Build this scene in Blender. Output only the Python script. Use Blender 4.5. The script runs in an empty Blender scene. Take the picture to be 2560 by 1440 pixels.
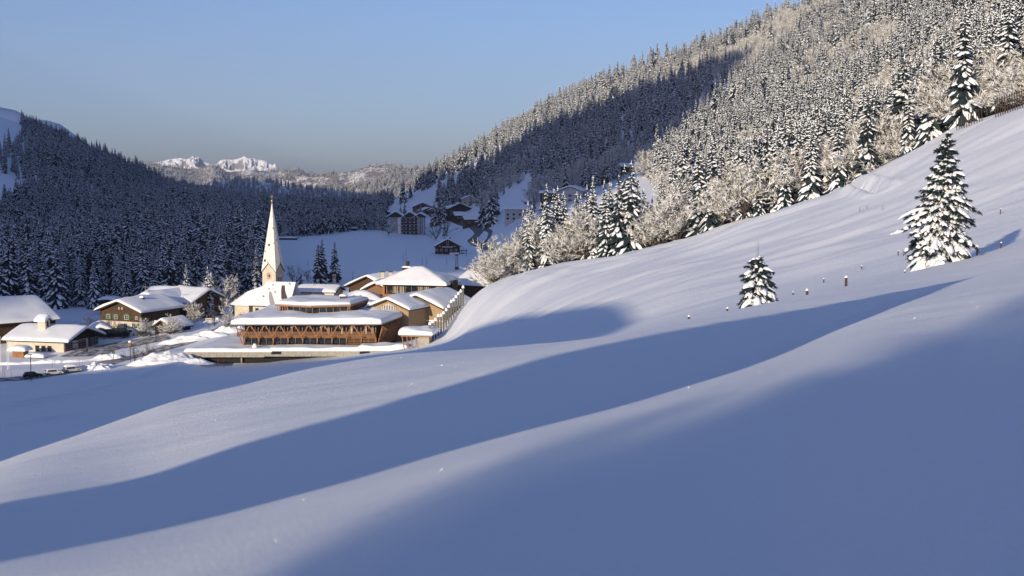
import bpy, bmesh, math, random
import numpy as np
from mathutils import Vector, Matrix, noise as mnoise
random.seed(7); RNG = np.random.default_rng(11)
S = bpy.context.scene; COL = S.collection
R = math.radians
# ---------------- camera, sky, sun, exposure ----------------
FPX = 3200.0; CX, CY = 1280.0, 720.0; HY = 450.0
PITCH = math.atan((CY - HY) / FPX)
cam_d = bpy.data.cameras.new('camera'); cam = bpy.data.objects.new('camera', cam_d); COL.objects.link(cam)
cam_d.sensor_width = 36; cam_d.lens = 36 * FPX / 2560; cam_d.clip_start = 0.1; cam_d.clip_end = 90000
cam.location = (0, 0, 0); cam.rotation_euler = (R(90) - PITCH, 0, 0)
cam_d.dof.use_dof = True; cam_d.dof.focus_distance = 160; cam_d.dof.aperture_fstop = 1.8
S.camera = cam
HAZE = 4.8e-5
SUN_AZ = R(29)      # left of straight behind the camera
SUN_EL = R(12)
T = math.tan(SUN_AZ); TE = math.tan(SUN_EL)
W = bpy.data.worlds.new('World'); S.world = W; W.use_nodes = True
wn = W.node_tree.nodes; wl = W.node_tree.links
for n in list(wn): wn.remove(n)
wo = wn.new('ShaderNodeOutputWorld'); bg = wn.new('ShaderNodeBackground'); sky = wn.new('ShaderNodeTexSky')
sky.sky_type = 'NISHITA'; sky.sun_disc = False; sky.sun_elevation = SUN_EL; sky.sun_rotation = math.pi + SUN_AZ
sky.altitude = 1200; sky.air_density = 0.9; sky.dust_density = 2.8; sky.ozone_density = 5.0
bg.inputs['Strength'].default_value = 0.126
tint = wn.new('ShaderNodeMix'); tint.data_type = 'RGBA'; tint.blend_type = 'MULTIPLY'; tint.inputs[0].default_value = 1
tint.inputs[7].default_value = (1.2, .95, .91, 1); wl.new(sky.outputs[0], tint.inputs[6]); wl.new(tint.outputs[2], bg.inputs[0]); wl.new(bg.outputs[0], wo.inputs[0])
sd = bpy.data.lights.new('sun', 'SUN'); sd.energy = 5.0; sd.angle = R(0.42); sd.color = (1.0, 0.83, 0.58)
sun = bpy.data.objects.new('sun', sd); COL.objects.link(sun)
sun.location = (-60, -100, 60); sun.rotation_euler = (R(90) - SUN_EL, 0, -SUN_AZ)
S.view_settings.view_transform = 'Standard'; S.view_settings.look = 'None'
S.view_settings.exposure = 0.45; S.view_settings.gamma = 1.0; S.view_settings.use_curve_mapping = False
S.render.engine = 'CYCLES'
S.cycles.max_bounces = 4; S.cycles.volume_bounces = 0; S.cycles.volume_max_steps = 64; S.cycles.diffuse_bounces = 3; S.cycles.glossy_bounces = 2; S.cycles.transparent_max_bounces = 4

# ---------------- helpers ----------------
cp, sp = math.cos(PITCH), math.sin(PITCH)
def uv(px, py):
    a = (np.asarray(px, float) - CX) / FPX; b = (np.asarray(py, float) - CY) / FPX
    dy = cp - b * sp; dz = -sp - b * cp
    return a / dy, dz / dy
def P(px, py, Y):
    u, v = uv(px, py); return Vector((float(u) * Y, Y, float(v) * Y))
def topx(x, y, z):
    x, y, z = np.asarray(x, float), np.asarray(y, float), np.asarray(z, float)
    d = y * cp - z * sp; h = y * sp + z * cp
    return CX + FPX * x / d, CY - FPX * h / d

def pchip(xk, yk, xq):
    """monotone cubic through knots; xk,yk (K,C) ; xq (M,C) or 1-D"""
    xk = np.asarray(xk, float); yk = np.asarray(yk, float); xq = np.asarray(xq, float)
    one = xk.ndim == 1
    if one: xk = xk[:, None]; yk = yk[:, None]; xq = xq[:, None]
    h = np.diff(xk, axis=0); dl = np.diff(yk, axis=0) / h
    m = np.zeros_like(yk)
    w1 = 2 * h[1:] + h[:-1]; w2 = h[1:] + 2 * h[:-1]
    prod = dl[1:] * dl[:-1]
    with np.errstate(divide='ignore', invalid='ignore'):
        hm = (w1 + w2) / (w1 / dl[:-1] + w2 / dl[1:])
    m[1:-1] = np.where(prod > 0, hm, 0)
    m[0] = dl[0]; m[-1] = dl[-1]
    out = np.empty(xq.shape)
    for c in range(xk.shape[1]):
        i = np.clip(np.searchsorted(xk[:, c], xq[:, c]) - 1, 0, xk.shape[0] - 2)
        hh = h[i, c]; t = (xq[:, c] - xk[i, c]) / hh; t = np.clip(t, 0, 1)
        a, b = yk[i, c], yk[i + 1, c]; ma, mb = m[i, c] * hh, m[i + 1, c] * hh
        out[:, c] = (2*t**3-3*t**2+1)*a + (t**3-2*t**2+t)*ma + (-2*t**3+3*t**2)*b + (t**3-t**2)*mb
    return out[:, 0] if one else out

def _hash(ix, iy, s):
    n = (ix.astype(np.int64) * 374761393 + iy.astype(np.int64) * 668265263 + s * 2246822519) & 0xFFFFFFFF
    n = ((n ^ (n >> 13)) * 1274126177) & 0xFFFFFFFF
    return ((n ^ (n >> 16)) & 0xFFFF) / 65535.0
def vnoise(x, y, s=0):
    x = np.asarray(x, float); y = np.asarray(y, float)
    ix = np.floor(x); iy = np.floor(y); fx = x - ix; fy = y - iy
    fx = fx*fx*fx*(fx*(fx*6-15)+10); fy = fy*fy*fy*(fy*(fy*6-15)+10)
    a = _hash(ix, iy, s); b = _hash(ix+1, iy, s); c = _hash(ix, iy+1, s); d = _hash(ix+1, iy+1, s)
    return (a + (b-a)*fx) * (1-fy) + (c + (d-c)*fx) * fy - 0.5
def fbm(x, y, s=0, o=4):
    r = 0; a = 1.0
    for k in range(o):
        r = r + a * vnoise(x, y, s + k*17); x = x*2.03+5.1; y = y*2.03+3.7; a *= 0.5
    return r

# ---------------- materials ----------------
def mat(name, color, rough=0.7, spec=0.3, metal=0.0, fn=None):
    m = bpy.data.materials.new(name); m.use_nodes = True
    b = m.node_tree.nodes['Principled BSDF']
    b.inputs['Base Color'].default_value = (*color, 1); b.inputs['Roughness'].default_value = rough
    b.inputs['Specular IOR Level'].default_value = spec; b.inputs['Metallic'].default_value = metal
    if fn: fn(m.node_tree.nodes, m.node_tree.links, b)
    return m
def noise_node(N, L, scale, detail=3, vec=None, rough=0.5, coord='Object'):
    t = N.new('ShaderNodeTexNoise'); t.inputs['Scale'].default_value = scale; t.inputs['Detail'].default_value = detail
    t.inputs['Roughness'].default_value = rough
    if vec is None:
        c = N.new('ShaderNodeTexCoord'); vec = c.outputs[coord]
    L.new(vec, t.inputs['Vector']); return t
def mix_col(N, L, fac, a, b):
    m = N.new('ShaderNodeMix'); m.data_type = 'RGBA'
    if isinstance(fac, float): m.inputs[0].default_value = fac
    else: L.new(fac, m.inputs[0])
    for v, i in ((a, 6), (b, 7)):
        if isinstance(v, tuple): m.inputs[i].default_value = (*v, 1)
        else: L.new(v, m.inputs[i])
    return m.outputs[2]
def ramp(N, L, src, p0, p1, c0=(0,0,0), c1=(1,1,1)):
    r = N.new('ShaderNodeValToRGB'); L.new(src, r.inputs[0])
    r.color_ramp.elements[0].position = p0; r.color_ramp.elements[1].position = p1
    r.color_ramp.elements[0].color = (*c0, 1); r.color_ramp.elements[1].color = (*c1, 1)
    return r.outputs[0]
def math_n(N, L, op, a, b=None, clamp=False):
    m = N.new('ShaderNodeMath'); m.operation = op; m.use_clamp = clamp
    for v, i in ((a, 0), (b, 1)):
        if v is None: continue
        if isinstance(v, (int, float)): m.inputs[i].default_value = v
        else: L.new(v, m.inputs[i])
    return m.outputs[0]
def bump(N, L, b, h, strength, dist):
    n = N.new('ShaderNodeBump'); n.inputs['Strength'].default_value = strength; n.inputs['Distance'].default_value = dist
    L.new(h, n.inputs['Height']); L.new(n.outputs[0], b.inputs['Normal']); return n
SNOWC = (0.82, 0.855, 0.93)
def f_ground(N, L, b):
    c = N.new('ShaderNodeTexCoord').outputs['Object']
    mp = N.new('ShaderNodeMapping'); mp.inputs['Rotation'].default_value = (0, 0, R(-58)); mp.inputs['Scale'].default_value = (0.35, 1.6, 1)
    L.new(c, mp.inputs['Vector'])
    big = noise_node(N, L, 0.35, 5, mp.outputs[0]); fine = noise_node(N, L, 34, 4, c, .75); mid = noise_node(N, L, 3.0, 4, mp.outputs[0])
    vl = N.new('ShaderNodeVectorMath'); vl.operation = 'LENGTH'; L.new(c, vl.inputs[0])
    far = math_n(N, L, 'DIVIDE', math_n(N, L, 'SUBTRACT', vl.outputs['Value'], 20), 80, True)
    h = math_n(N, L, 'MULTIPLY', math_n(N, L, 'MULTIPLY', big.outputs[0], 0.12), far)
    h = math_n(N, L, 'ADD', h, math_n(N, L, 'MULTIPLY', fine.outputs[0], 0.022))
    h = math_n(N, L, 'ADD', h, math_n(N, L, 'MULTIPLY', mid.outputs[0], 0.03))
    bump(N, L, b, h, 0.6, 1.0)
M = {}
M['ground_snow'] = mat('ground_snow', SNOWC, 0.55, 0.25, fn=f_ground)
def f_snow(N, L, b):
    n = noise_node(N, L, 1.6, 4); bump(N, L, b, n.outputs[0], 0.5, 0.08)
M['snow'] = mat('snow', SNOWC, 0.6, 0.2, fn=f_snow)

# ---------------- mesh building ----------------
def tag(o, label=None, cat=None, group=None, kind=None):
    if label: o['label'] = label
    if cat: o['category'] = cat
    if group: o['group'] = group
    if kind: o['kind'] = kind
    return o
def link(name, me, parent=None):
    o = bpy.data.objects.new(name, me); COL.objects.link(o)
    if parent: o.parent = parent
    return o
def empty(name, loc, rz=0.0):
    o = bpy.data.objects.new(name, None); COL.objects.link(o); o.location = loc; o.rotation_euler = (0, 0, rz); o.empty_display_size = 0.5; return o
def grid_mesh(name, X, Y, Z, m, smooth=True, closed=False):
    n, k = X.shape
    co = np.stack([X, Y, Z], -1).reshape(-1, 3)
    i = np.arange((n-1)*k).reshape(n-1, k)
    if closed: a = i; b = np.roll(i, -1, axis=1)
    else: a = i[:, :-1]; b = i[:, 1:]
    f = np.stack([a, b, b + k, a + k], -1).reshape(-1, 4)
    me = bpy.data.meshes.new(name)
    me.vertices.add(len(co)); me.vertices.foreach_set('co', co.ravel())
    me.loops.add(f.size); me.loops.foreach_set('vertex_index', f.ravel().astype(np.int32))
    me.polygons.add(len(f)); me.polygons.foreach_set('loop_start', np.arange(0, f.size, 4, dtype=np.int32))
    me.polygons.foreach_set('use_smooth', np.full(len(f), smooth))
    me.update(calc_edges=True); me.validate()
    me.materials.append(m); return me
# ---------------- terrain: feature lines lofted from the camera's knoll to the far ridges ----------------
def spec_uz(Y, f):      # line at constant distance with z given as function of u
    us = np.linspace(-.6, .6, 13); return us, np.array([f(u, Y) / Y for u in us]), np.full(13, float(Y))
def spec(pts):
    a = np.array(pts, float); u, v = uv(a[:, 0], a[:, 1]); return u, v, a[:, 2]
UC = np.linspace(-.56, .56, 481)
def onU(line):
    u, v, Y = line
    vv = pchip(u, v, np.clip(UC, u[0], u[-1])); yy = pchip(u, np.log(Y), np.clip(UC, u[0], u[-1]))
    return vv, yy
def off(line, ymul, dpy):
    a = np.array(line, float).copy(); a[:, 2] *= ymul; a[:, 1] += dpy if np.isscalar(dpy) else np.array(dpy); return a
A = [(-520,1500,6.3),(0,1402,7.3),(530,1292,8.9),(800,1220,10),(1280,1087,12.6),(1640,990,15.9),(1920,900,19.8),(2240,765,27.5),(2380,715,33),(2560,657,40),(3060,540,52)]
E = [(-520,1380,12.5),(0,1262,14.5),(320,1190,17),(640,1085,19.5),(960,995,23),(1280,907,27),(1480,858,31),(1760,802,38),(2080,750,48),(2380,705,57),(2560,672,60),(3060,590,64)]
Bc = [(-520,1370,20),(0,1155,26),(320,1045,31),(450,998,34),(640,955,37),(820,915,41),(1000,885,45),(1300,866,50),(1500,845,55),(1740,796,62),(1850,773,66),(2018,738,70),(2230,690,76),(2440,640,84),(2560,602,90),(3060,470,100)]
lines = [
 spec_uz(.8, lambda u, Y: -1.72 + .1*u*Y),
 spec_uz(2.4, lambda u, Y: -1.66 + .12*u*Y),
 spec([(-520,2300,3.1),(0,1900,3.7),(800,1425,5),(1280,1200,6.3),(1600,1100,7.7),(1920,990,9.9),(2240,880,13.8),(2560,745,21),(3060,600,30)]),
 spec(A),
 spec(off(A, 1.3, 14)),
 spec([(-520,1470,9.7),(0,1368,11.2),(530,1262,13),(800,1190,14.5),(1280,1055,18.5),(1640,955,23),(1920,868,28.5),(2240,752,37),(2380,710,43),(2560,667,50),(3060,560,57)]),
 spec(E),
 spec(Bc),
 spec([(-520,1400,28),(0,1185,37),(320,1075,45),(640,985,53),(820,942,60),(1000,905,66),(1300,876,64),(1500,852,66),(1740,800,72),(1850,775,78),(2018,739,82),(2230,692,87),(2440,638,96),(2560,598,103),(3060,460,112)]),
 spec([(-520,1250,125),(0,1143,150),(320,1040,180),(640,951,215),(820,911,240),(1000,884,235),(1160,872,180),(1300,860,130),(1500,836,108),(1740,784,100),(1850,755,103),(2018,715,108),(2230,655,112),(2440,585,116),(2560,545,120),(3060,400,135)]),
 spec([(-520,1090,200),(0,1035,225),(320,978,258),(460,926,300),(500,911,322),(560,911,329),(640,908,330),(720,901,328),(820,897,324),(900,889,322),(1000,878,318),(1100,857,308),(1200,820,262),(1300,785,222),(1600,700,190),(1920,622,182),(2240,530,178),(2560,425,175),(3060,250,180)]),
 spec([(-520,905,345),(0,903,345),(320,887,350),(460,872,346),(600,869,343),(940,866,341),(1020,855,345),(1100,812,360),(1160,760,368),(1230,708,370),(1400,665,358),(1500,650,350),(1620,625,343),(1750,595,333),(1860,550,320),(2000,510,308),(2080,485,300),(2250,402,288),(2400,322,275),(2560,258,262),(3060,60,250)]),
 spec([(-520,800,420),(0,800,420),(320,800,425),(640,790,430),(900,780,450),(1060,765,470),(1160,748,465),(1230,740,468),(1400,690,440),(1500,670,400),(1860,565,370),(2250,412,335),(2560,265,300),(3060,65,285)]),
 spec([(-520,690,600),(0,690,600),(320,690,600),(640,690,600),(900,679,620),(1060,668,650),(1230,652,690),(1320,620,660),(1420,572,620),(1500,545,590),(1860,440,560),(2250,300,500),(2560,130,430),(3060,-100,400)]),
 spec([(-520,590,960),(0,590,960),(320,590,960),(640,592,950),(940,576,1080),(1080,580,1060),(1190,576,980),(1290,545,900),(1400,495,850),(1580,438,850),(1840,325,800),(2200,180,720),(2560,0,620),(3060,-250,560)]),
 spec([(-520,120,2100),(-200,215,2150),(0,290,2200),(130,350,2150),(250,414,2100),(330,452,2000),(450,488,1950),(600,508,1900),(800,522,1850),(940,520,1900),(1000,496,1750),(1100,448,1600),(1200,400,1520),(1300,337,1450),(1450,264,1400),(1600,213,1350),(1800,136,1300),(2010,52,1250),(2200,-45,1200),(2560,-260,1100),(3060,-480,1000)]),
 spec_uz(4600, lambda u, Y: -200.0),
]
VK, LK = zip(*[onU(l) for l in lines]); VK = np.array(VK); LK = np.array(LK)
for k in range(1, len(LK)): LK[k] = np.maximum(LK[k], LK[k-1] + .04)
LQ = np.concatenate([np.linspace(math.log(.85), math.log(30), 300, endpoint=False), np.linspace(math.log(30), math.log(4500), 700)])
VG = pchip(LK, VK, np.repeat(LQ[:, None], len(UC), 1))
YG = np.exp(LQ)[:, None] * np.ones((1, len(UC))); XG = YG * UC[None]; ZG = VG * YG
SG = XG - T * YG; DG = XG * math.sin(SUN_AZ) + YG * math.cos(SUN_AZ)   # across / along the sun's azimuth
def smooth(a, b, x): t = np.clip((x - a) / (b - a), 0, 1); return t*t*(3-2*t)
# wind-drift relief, stretched along the contour of the slope
cr, sr = math.cos(R(24)), math.sin(R(24))
ax = XG * cr + YG * sr; ay = -XG * sr + YG * cr
ZG = ZG + smooth(90, 150, YG) * (1 - smooth(420, 520, YG)) * smooth(-.12, .05, UC[None] - .0) * (1.7 * fbm(ax / 60, ay / 20, 3, 3) + 0.5 * fbm(ax / 17, ay / 6.5, 5, 3) + .55 * smooth(230, 300, YG) * (1 - smooth(372, 400, YG)) * fbm(ax / 7, ay / 5, 7, 2))
ZG = ZG + smooth(60, 150, YG) * (1 - smooth(500, 900, YG)) * (1 - smooth(-.12, .02, UC[None])) * (0.5 * fbm(XG / 30, YG / 12, 9, 3))
ZG = ZG + (0.02 * smooth(3, 8, YG) + 0.06 * smooth(14, 24, YG)) * (1 - smooth(60, 90, YG)) * fbm(ax / 7, ay / 1.6, 21, 3)
ZG = ZG + smooth(900, 1200, YG) * 24 * fbm(XG / 300, YG / 300, 31, 4)
# old trench running down from the forest edge, and the settled track above the village corner
def carve(pts, wdt, dep):
    global ZG
    W3 = []
    for px_, py_, Yg in pts:
        u_, v_ = uv(px_, py_); W3.append((float(u_)*Yg, Yg))
    for (xa, ya), (xb, yb) in zip(W3[:-1], W3[1:]):
        dx, dy = xb-xa, yb-ya; L2 = dx*dx+dy*dy; t = np.clip(((XG-xa)*dx+(YG-ya)*dy)/L2, 0, 1)
        dist = np.hypot(XG-xa-t*dx, YG-ya-t*dy) + .35*fbm(XG/1.5, YG/1.5, 88, 2)
        ZG = ZG - dep*np.exp(-(dist/wdt)**2) + dep*.35*np.exp(-((dist-wdt*1.9)/wdt)**2)
carve([(2110,486,285),(2150,505,262),(2172,528,240),(2200,553,218)], 1.2, 1.6)
carve([(-40,1005,240),(120,985,252),(260,958,270),(380,930,295),(470,905,318)], 1.2, .5)
carve([(-40,1025,232),(100,1003,243),(300,962,265)], .8, .35)
carve([(60,1075,205),(140,1066,210),(150,1062,212)], 1.5, .5)
ZG = ZG + smooth(215, 240, YG)*(1-smooth(300, 330, YG))*(1-smooth(-.27,-.2,UC[None]))*.35*np.abs(fbm(XG/4, YG/4, 77, 4))
carve([(1290,745,330),(1310,720,345),(1335,695,352)], 1.0, .45)
LUT_U, LUT_L = UC, LQ
def ground(x, y):
    x = np.asarray(x, float); y = np.asarray(y, float)
    u = np.clip(x / y, UC[0], UC[-1]); l = np.log(y)
    iu = (u - UC[0]) / (UC[1] - UC[0]); j = np.clip(iu.astype(int) if iu.ndim else int(iu), 0, len(UC) - 2); fu = iu - j
    i = np.clip(np.searchsorted(LQ, l) - 1, 0, len(LQ) - 2); fl = np.clip((l - LQ[i]) / (LQ[i+1] - LQ[i]), 0, 1)
    return (ZG[i, j]*(1-fu) + ZG[i, j+1]*fu)*(1-fl) + (ZG[i+1, j]*(1-fu) + ZG[i+1, j+1]*fu)*fl
def gpt(px, Y, dz=0.0):
    u = (px - CX) / FPX; x = u * Y
    z = float(ground(x, Y))
    for _ in range(3):
        b = (topx(x, Y, z)[1] - CY) / FPX; x = (px - CX) / FPX * Y / 1.0 * (1 / (cp - b * sp)) ; x = x; z = float(ground(x, Y))
    return Vector((float(x), float(Y), z + dz))
me = grid_mesh('snow_slope', XG[::-1], YG[::-1], ZG[::-1], M['ground_snow'])
snow_slope = tag(link('ground', me), 'snow covered ground of the slope, valley floor and mountainsides', kind='structure')
# ground behind and beside the camera: the same slope carried on round
th = np.linspace(math.atan(UC[-1]), 2*math.pi - math.atan(UC[-1]), 121)
rr = np.exp(np.linspace(math.log(.85), math.log(4500), 150))
def edge_profile(j):
    rk = YG[:, j] * math.sqrt(1 + UC[j]**2); return np.interp(rr, rk, ZG[:, j])
zr, zl = edge_profile(-1), edge_profile(0)
zb = -1.85 + 0.165 * np.minimum(rr, 260) + 0.1 * np.clip(rr - 260, 0, 800)
w = (th - th[0]) / (th[-1] - th[0])
kn = np.array([0, .36, .62, 1.0])
BZ = np.empty((len(rr), len(th)))
for i in range(len(rr)):
    BZ[i] = pchip(kn, np.array([zr[i], zb[i], zb[i] - .0, zl[i]]), w)
    # keep the left rear below the sun line that reaches the village
BX = rr[:, None] * np.sin(th)[None]; BY = rr[:, None] * np.cos(th)[None]
me = grid_mesh('rear_ground', BX, BY, BZ, M['ground_snow'])
tag(link('terrain', me), 'snow covered slope continuing behind the viewpoint', kind='structure')
def rear_z(x, y):
    a = math.atan2(x, y) % (2*math.pi); r = math.hypot(x, y)
    j = int(np.clip(np.searchsorted(th, a), 1, len(th)-1)); i = int(np.clip(np.searchsorted(rr, r), 1, len(rr)-1)); return float(BZ[i, j])
def from_sd(s_, d):   # s' = x - T*y , d along sun azimuth -> world x,y
    # x = s' + T y ; x sin + y cos = d
    y = (d - s_ * math.sin(SUN_AZ)) / (T * math.sin(SUN_AZ) + math.cos(SUN_AZ)); return s_ + T * y, y
def sh_at(px, py):    # (s', h) of the terrain point seen at a pixel
    u, v = uv(px, py); u = float(u); v = float(v)
    y = np.exp(LQ); z = ground(u * y, y); vis = np.where(z / y >= v)[0]
    if len(vis)==0: return (9,9,9,9)
    k = vis[0]; Yh = y[k]; x = u * Yh; zz = float(z[k])
    return x - T*Yh, zz + TE * (x*math.sin(SUN_AZ) + Yh*math.cos(SUN_AZ)), Yh, zz
# mountain ridges to the left rear: unseen, crests shaped to shade valley and slope
def ridge(name, label, prof, d0, slope_f, slope_b, rough, seed):
    s_ = np.unique(np.concatenate([np.linspace(prof[0][0], prof[-1][0], 420), np.linspace(max(-900, prof[0][0]), min(-355, prof[-1][0]), 260)]))
    a = np.array(prof, float); H = pchip(a[:, 0], a[:, 1], s_)
    crest = H - TE * d0 + rough * (fbm(s_ / (40 * rough + 8), s_ * 0, seed, 4) - .3)
    t = np.concatenate([-np.linspace(1, 0, 18)**1.3, np.linspace(0, 1, 19)[1:]**1.3])
    X = np.zeros((len(t), len(s_))); Yy = X.copy(); Z = X.copy()
    for i, tt in enumerate(t):
        base = crest + 120
        dd = d0 + tt * base / (slope_f if tt > 0 else slope_b)
        for_s = s_
        yv = (dd - for_s * math.sin(SUN_AZ)) / (T * math.sin(SUN_AZ) + math.cos(SUN_AZ))
        X[i] = for_s + T * yv; Yy[i] = yv; Z[i] = crest - abs(tt) * base + (rough * 2 * fbm(X[i]/90, Yy[i]/90, seed+5, 4) - rough) * min(1, abs(tt)*3)
    me = grid_mesh(name, X, Yy, Z, M['ground_snow']); return tag(link(name, me), label, kind='structure')
# ---------------- mesh kit ----------------
class MB:
    def __init__(s): s.v = []; s.f = []; s.m = []; s.cm = 0; s.sm = False
    def add(s, vs, fs):
        b = len(s.v); s.v += [tuple(v) for v in vs]; s.f += [tuple(b+i for i in f) for f in fs]; s.m += [s.cm]*len(fs); return s
    def box(s, x0, x1, y0, y1, z0, z1):
        return s.add([(x0,y0,z0),(x1,y0,z0),(x1,y1,z0),(x0,y1,z0),(x0,y0,z1),(x1,y0,z1),(x1,y1,z1),(x0,y1,z1)],
                     [(0,3,2,1),(4,5,6,7),(0,1,5,4),(1,2,6,5),(2,3,7,6),(3,0,4,7)])
    def beam(s, p, q, w, h=None):
        p, q = Vector(p), Vector(q); d = (q-p).normalized(); h = h or w
        up = Vector((0,0,1)) if abs(d.z) < .95 else Vector((0,1,0))
        a = d.cross(up).normalized() * w/2; b = a.normalized().cross(d) * h/2
        vs = [p-a-b, p+a-b, p+a+b, p-a+b, q-a-b, q+a-b, q+a+b, q-a+b]
        return s.add(vs, [(0,1,2,3),(7,6,5,4),(0,4,5,1),(1,5,6,2),(2,6,7,3),(3,7,4,0)])
    def prism(s, poly, d):           # polygon of 3-D points extruded by vector d
        n = len(poly); d = Vector(d); vs = [Vector(p) for p in poly]; vs += [v+d for v in vs]
        fs = [tuple(range(n))[::-1], tuple(range(n, 2*n))] + [(i, (i+1)%n, n+(i+1)%n, n+i) for i in range(n)]
        return s.add(vs, fs)
    def tube(s, p, q, r0, r1, n=6, cap=True):
        p, q = Vector(p), Vector(q); d = (q-p).normalized()
        up = Vector((0,0,1)) if abs(d.z) < .95 else Vector((1,0,0))
        a = d.cross(up).normalized(); b = a.cross(d)
        vs = [c + (a*math.cos(k*2*math.pi/n) + b*math.sin(k*2*math.pi/n))*r for c, r in ((p, r0), (q, r1)) for k in range(n)]
        fs = [(k, (k+1)%n, n+(k+1)%n, n+k) for k in range(n)]
        if cap: fs += [tuple(range(n))[::-1], tuple(range(n, 2*n))]
        return s.add(vs, fs)
    def ball(s, c, r, n=8, m=6, sq=(1,1,1), jit=0, top=False):
        c = Vector(c); b = len(s.v); vs = []
        for i in range(m+1):
            a = math.pi*i/m*(.5 if top else 1)
            for k in range(n):
                t = 2*math.pi*k/n; j = 1 + random.uniform(-jit, jit)
                vs.append(c + Vector((math.sin(a)*math.cos(t)*sq[0], math.sin(a)*math.sin(t)*sq[1], math.cos(a)*sq[2]))*r*j)
        return s.add(vs, [(i*n+k, (i+1)*n+k, (i+1)*n+(k+1)%n, i*n+(k+1)%n) for i in range(m) for k in range(n)])
    def mesh(s, name, mats, smooth=None):
        me = bpy.data.meshes.new(name); me.from_pydata(s.v, [], s.f)
        if not isinstance(mats, (list, tuple)): mats = [mats]
        for q in mats: me.materials.append(q)
        if len(mats) > 1: me.polygons.foreach_set('material_index', s.m)
        if smooth or (smooth is None and s.sm): me.polygons.foreach_set('use_smooth', [True]*len(me.polygons))
        me.update(); return me
    def build(s, name, mats, parent=None, smooth=None):
        return link(name, s.mesh(name, mats, smooth), parent)
def put(me, name, parent, loc=(0,0,0), rz=0, sc=None):
    o = link(name, me, parent); o.location = loc; o.rotation_euler = (0,0,rz)
    if sc: o.scale = sc
    return o
def edge_t(n):       # parameter -1..1 packed towards both ends
    t = np.linspace(-1, 1, n); return np.sin(t*math.pi/2) * .75 + t * .25
_sn = [0]
def snow_sheet(parent, corners, t, zfn=None, n=(28, 24), p=5, rough=.19, name='roof_snow', m=None, bulge=.12):
    """thick rounded snow layer over the quad with corners a,b,c,d (3-D); zfn(a,b) adds roof profile"""
    _sn[0] += 1
    a = edge_t(n[0])[:, None] * np.ones((1, n[1])); b = edge_t(n[1])[None] * np.ones((n[0], 1))
    C = [np.array(c, float) for c in corners]; s_ = (a+1)/2; r_ = (b+1)/2
    Q = (C[0][:, None, None]*(1-s_)*(1-r_) + C[1][:, None, None]*s_*(1-r_) + C[2][:, None, None]*s_*r_ + C[3][:, None, None]*(1-s_)*r_)
    X, Y, Z = Q
    if zfn is not None: Z = Z + zfn(a, b)
    E = np.clip(1 - np.abs(a)**p, 0, 1)**(1/p*1.6) * np.clip(1 - np.abs(b)**p, 0, 1)**(1/p*1.6)
    k = _sn[0]*13.7
    Z = Z + E*t*(1 + rough*2.2*fbm(X/5+k, Y/5, 1, 3)) + (1-E)*.0 + E*(1-E)*1.2*rough*fbm(X*1.3+k, Y*1.3, 5, 2)
    cx, cy = X.mean(), Y.mean(); bl = E*(1-E)*4*bulge*t
    L_ = np.hypot(X-cx, Y-cy)+.01
    X = X + (X-cx)/L_*bl; Y = Y + (Y-cy)/L_*bl
    # skirt down to the roof
    sk = lambda A, d=0: np.pad(A, 1, 'edge')
    X, Y, Z = sk(X), sk(Y), sk(Z); Z[0, :] -= .08; Z[-1, :] -= .08; Z[1:-1, 0] -= .08; Z[1:-1, -1] -= .08
    return link(name, grid_mesh(name, X, Y, Z, m or M['snow']), parent)
def f_wood(scale, c0, c1):
    def f(N, L, b):
        c = N.new('ShaderNodeTexCoord').outputs['Object']
        mp = N.new('ShaderNodeMapping'); mp.inputs['Scale'].default_value = (1, 1, scale); L.new(c, mp.inputs['Vector'])
        n = noise_node(N, L, 2.5, 4, mp.outputs[0]); L.new(mix_col(N, L, ramp(N, L, n.outputs[0], .35, .65), c0, c1), b.inputs['Base Color'])
    return f
def f_vary(c0, c1, sc=1.0, lo=.35, hi=.65, bs=0):
    def f(N, L, b):
        n = noise_node(N, L, sc, 5); L.new(mix_col(N, L, ramp(N, L, n.outputs[0], lo, hi), c0, c1), b.inputs['Base Color'])
        if bs: bump(N, L, b, n.outputs[0], bs, .05)
    return f
M['plaster'] = mat('plaster', (.6,.55,.46), .85, fn=f_vary((.5,.46,.39), (.6,.55,.47), .8))
M['plaster_grey'] = mat('plaster_grey', (.42,.42,.44), .85, fn=f_vary((.36,.37,.39), (.46,.46,.48), .5))
M['dark_wood'] = mat('dark_wood', (.06,.035,.02), .8, fn=f_wood(.3, (.045,.026,.016), (.095,.055,.032)))
M['old_wood'] = mat('old_wood', (.03,.022,.018), .85, fn=f_wood(.3, (.02,.015,.012), (.045,.032,.024)))
M['light_wood'] = mat('light_wood', (.36,.2,.1), .6, fn=f_wood(.4, (.22,.10,.045), (.34,.175,.085)))
M['shingle'] = mat('shingle', (.34,.25,.15), .8, fn=f_wood(9, (.25,.17,.1), (.4,.3,.19)))
M['shingle_red'] = mat('shingle_red', (.25,.13,.07), .8, fn=f_wood(9, (.16,.08,.045), (.3,.17,.09)))
M['concrete'] = mat('concrete', (.33,.32,.29), .85, fn=f_vary((.26,.25,.22), (.36,.35,.32), 1.2))
M['glass'] = mat('glass', (.012,.018,.028), .08, .6, fn=f_vary((.008,.012,.02), (.03,.045,.05), .9, .4, .7))
M['curtain'] = mat('curtain', (.45,.42,.34), .8)
M['white_paint'] = mat('white_paint', (.7,.7,.7), .5)
M['dark_metal'] = mat('dark_metal', (.02,.022,.026), .4, .5)
M['grey_metal'] = mat('grey_metal', (.3,.31,.33), .45, .5)
M['gold'] = mat('gold', (.8,.5,.15), .3, .5, 1.0)
M['red_paint'] = mat('red_paint', (.42,.03,.03), .4)
M['stake_red'] = mat('stake_red', (.35,.05,.03), .6)
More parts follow.
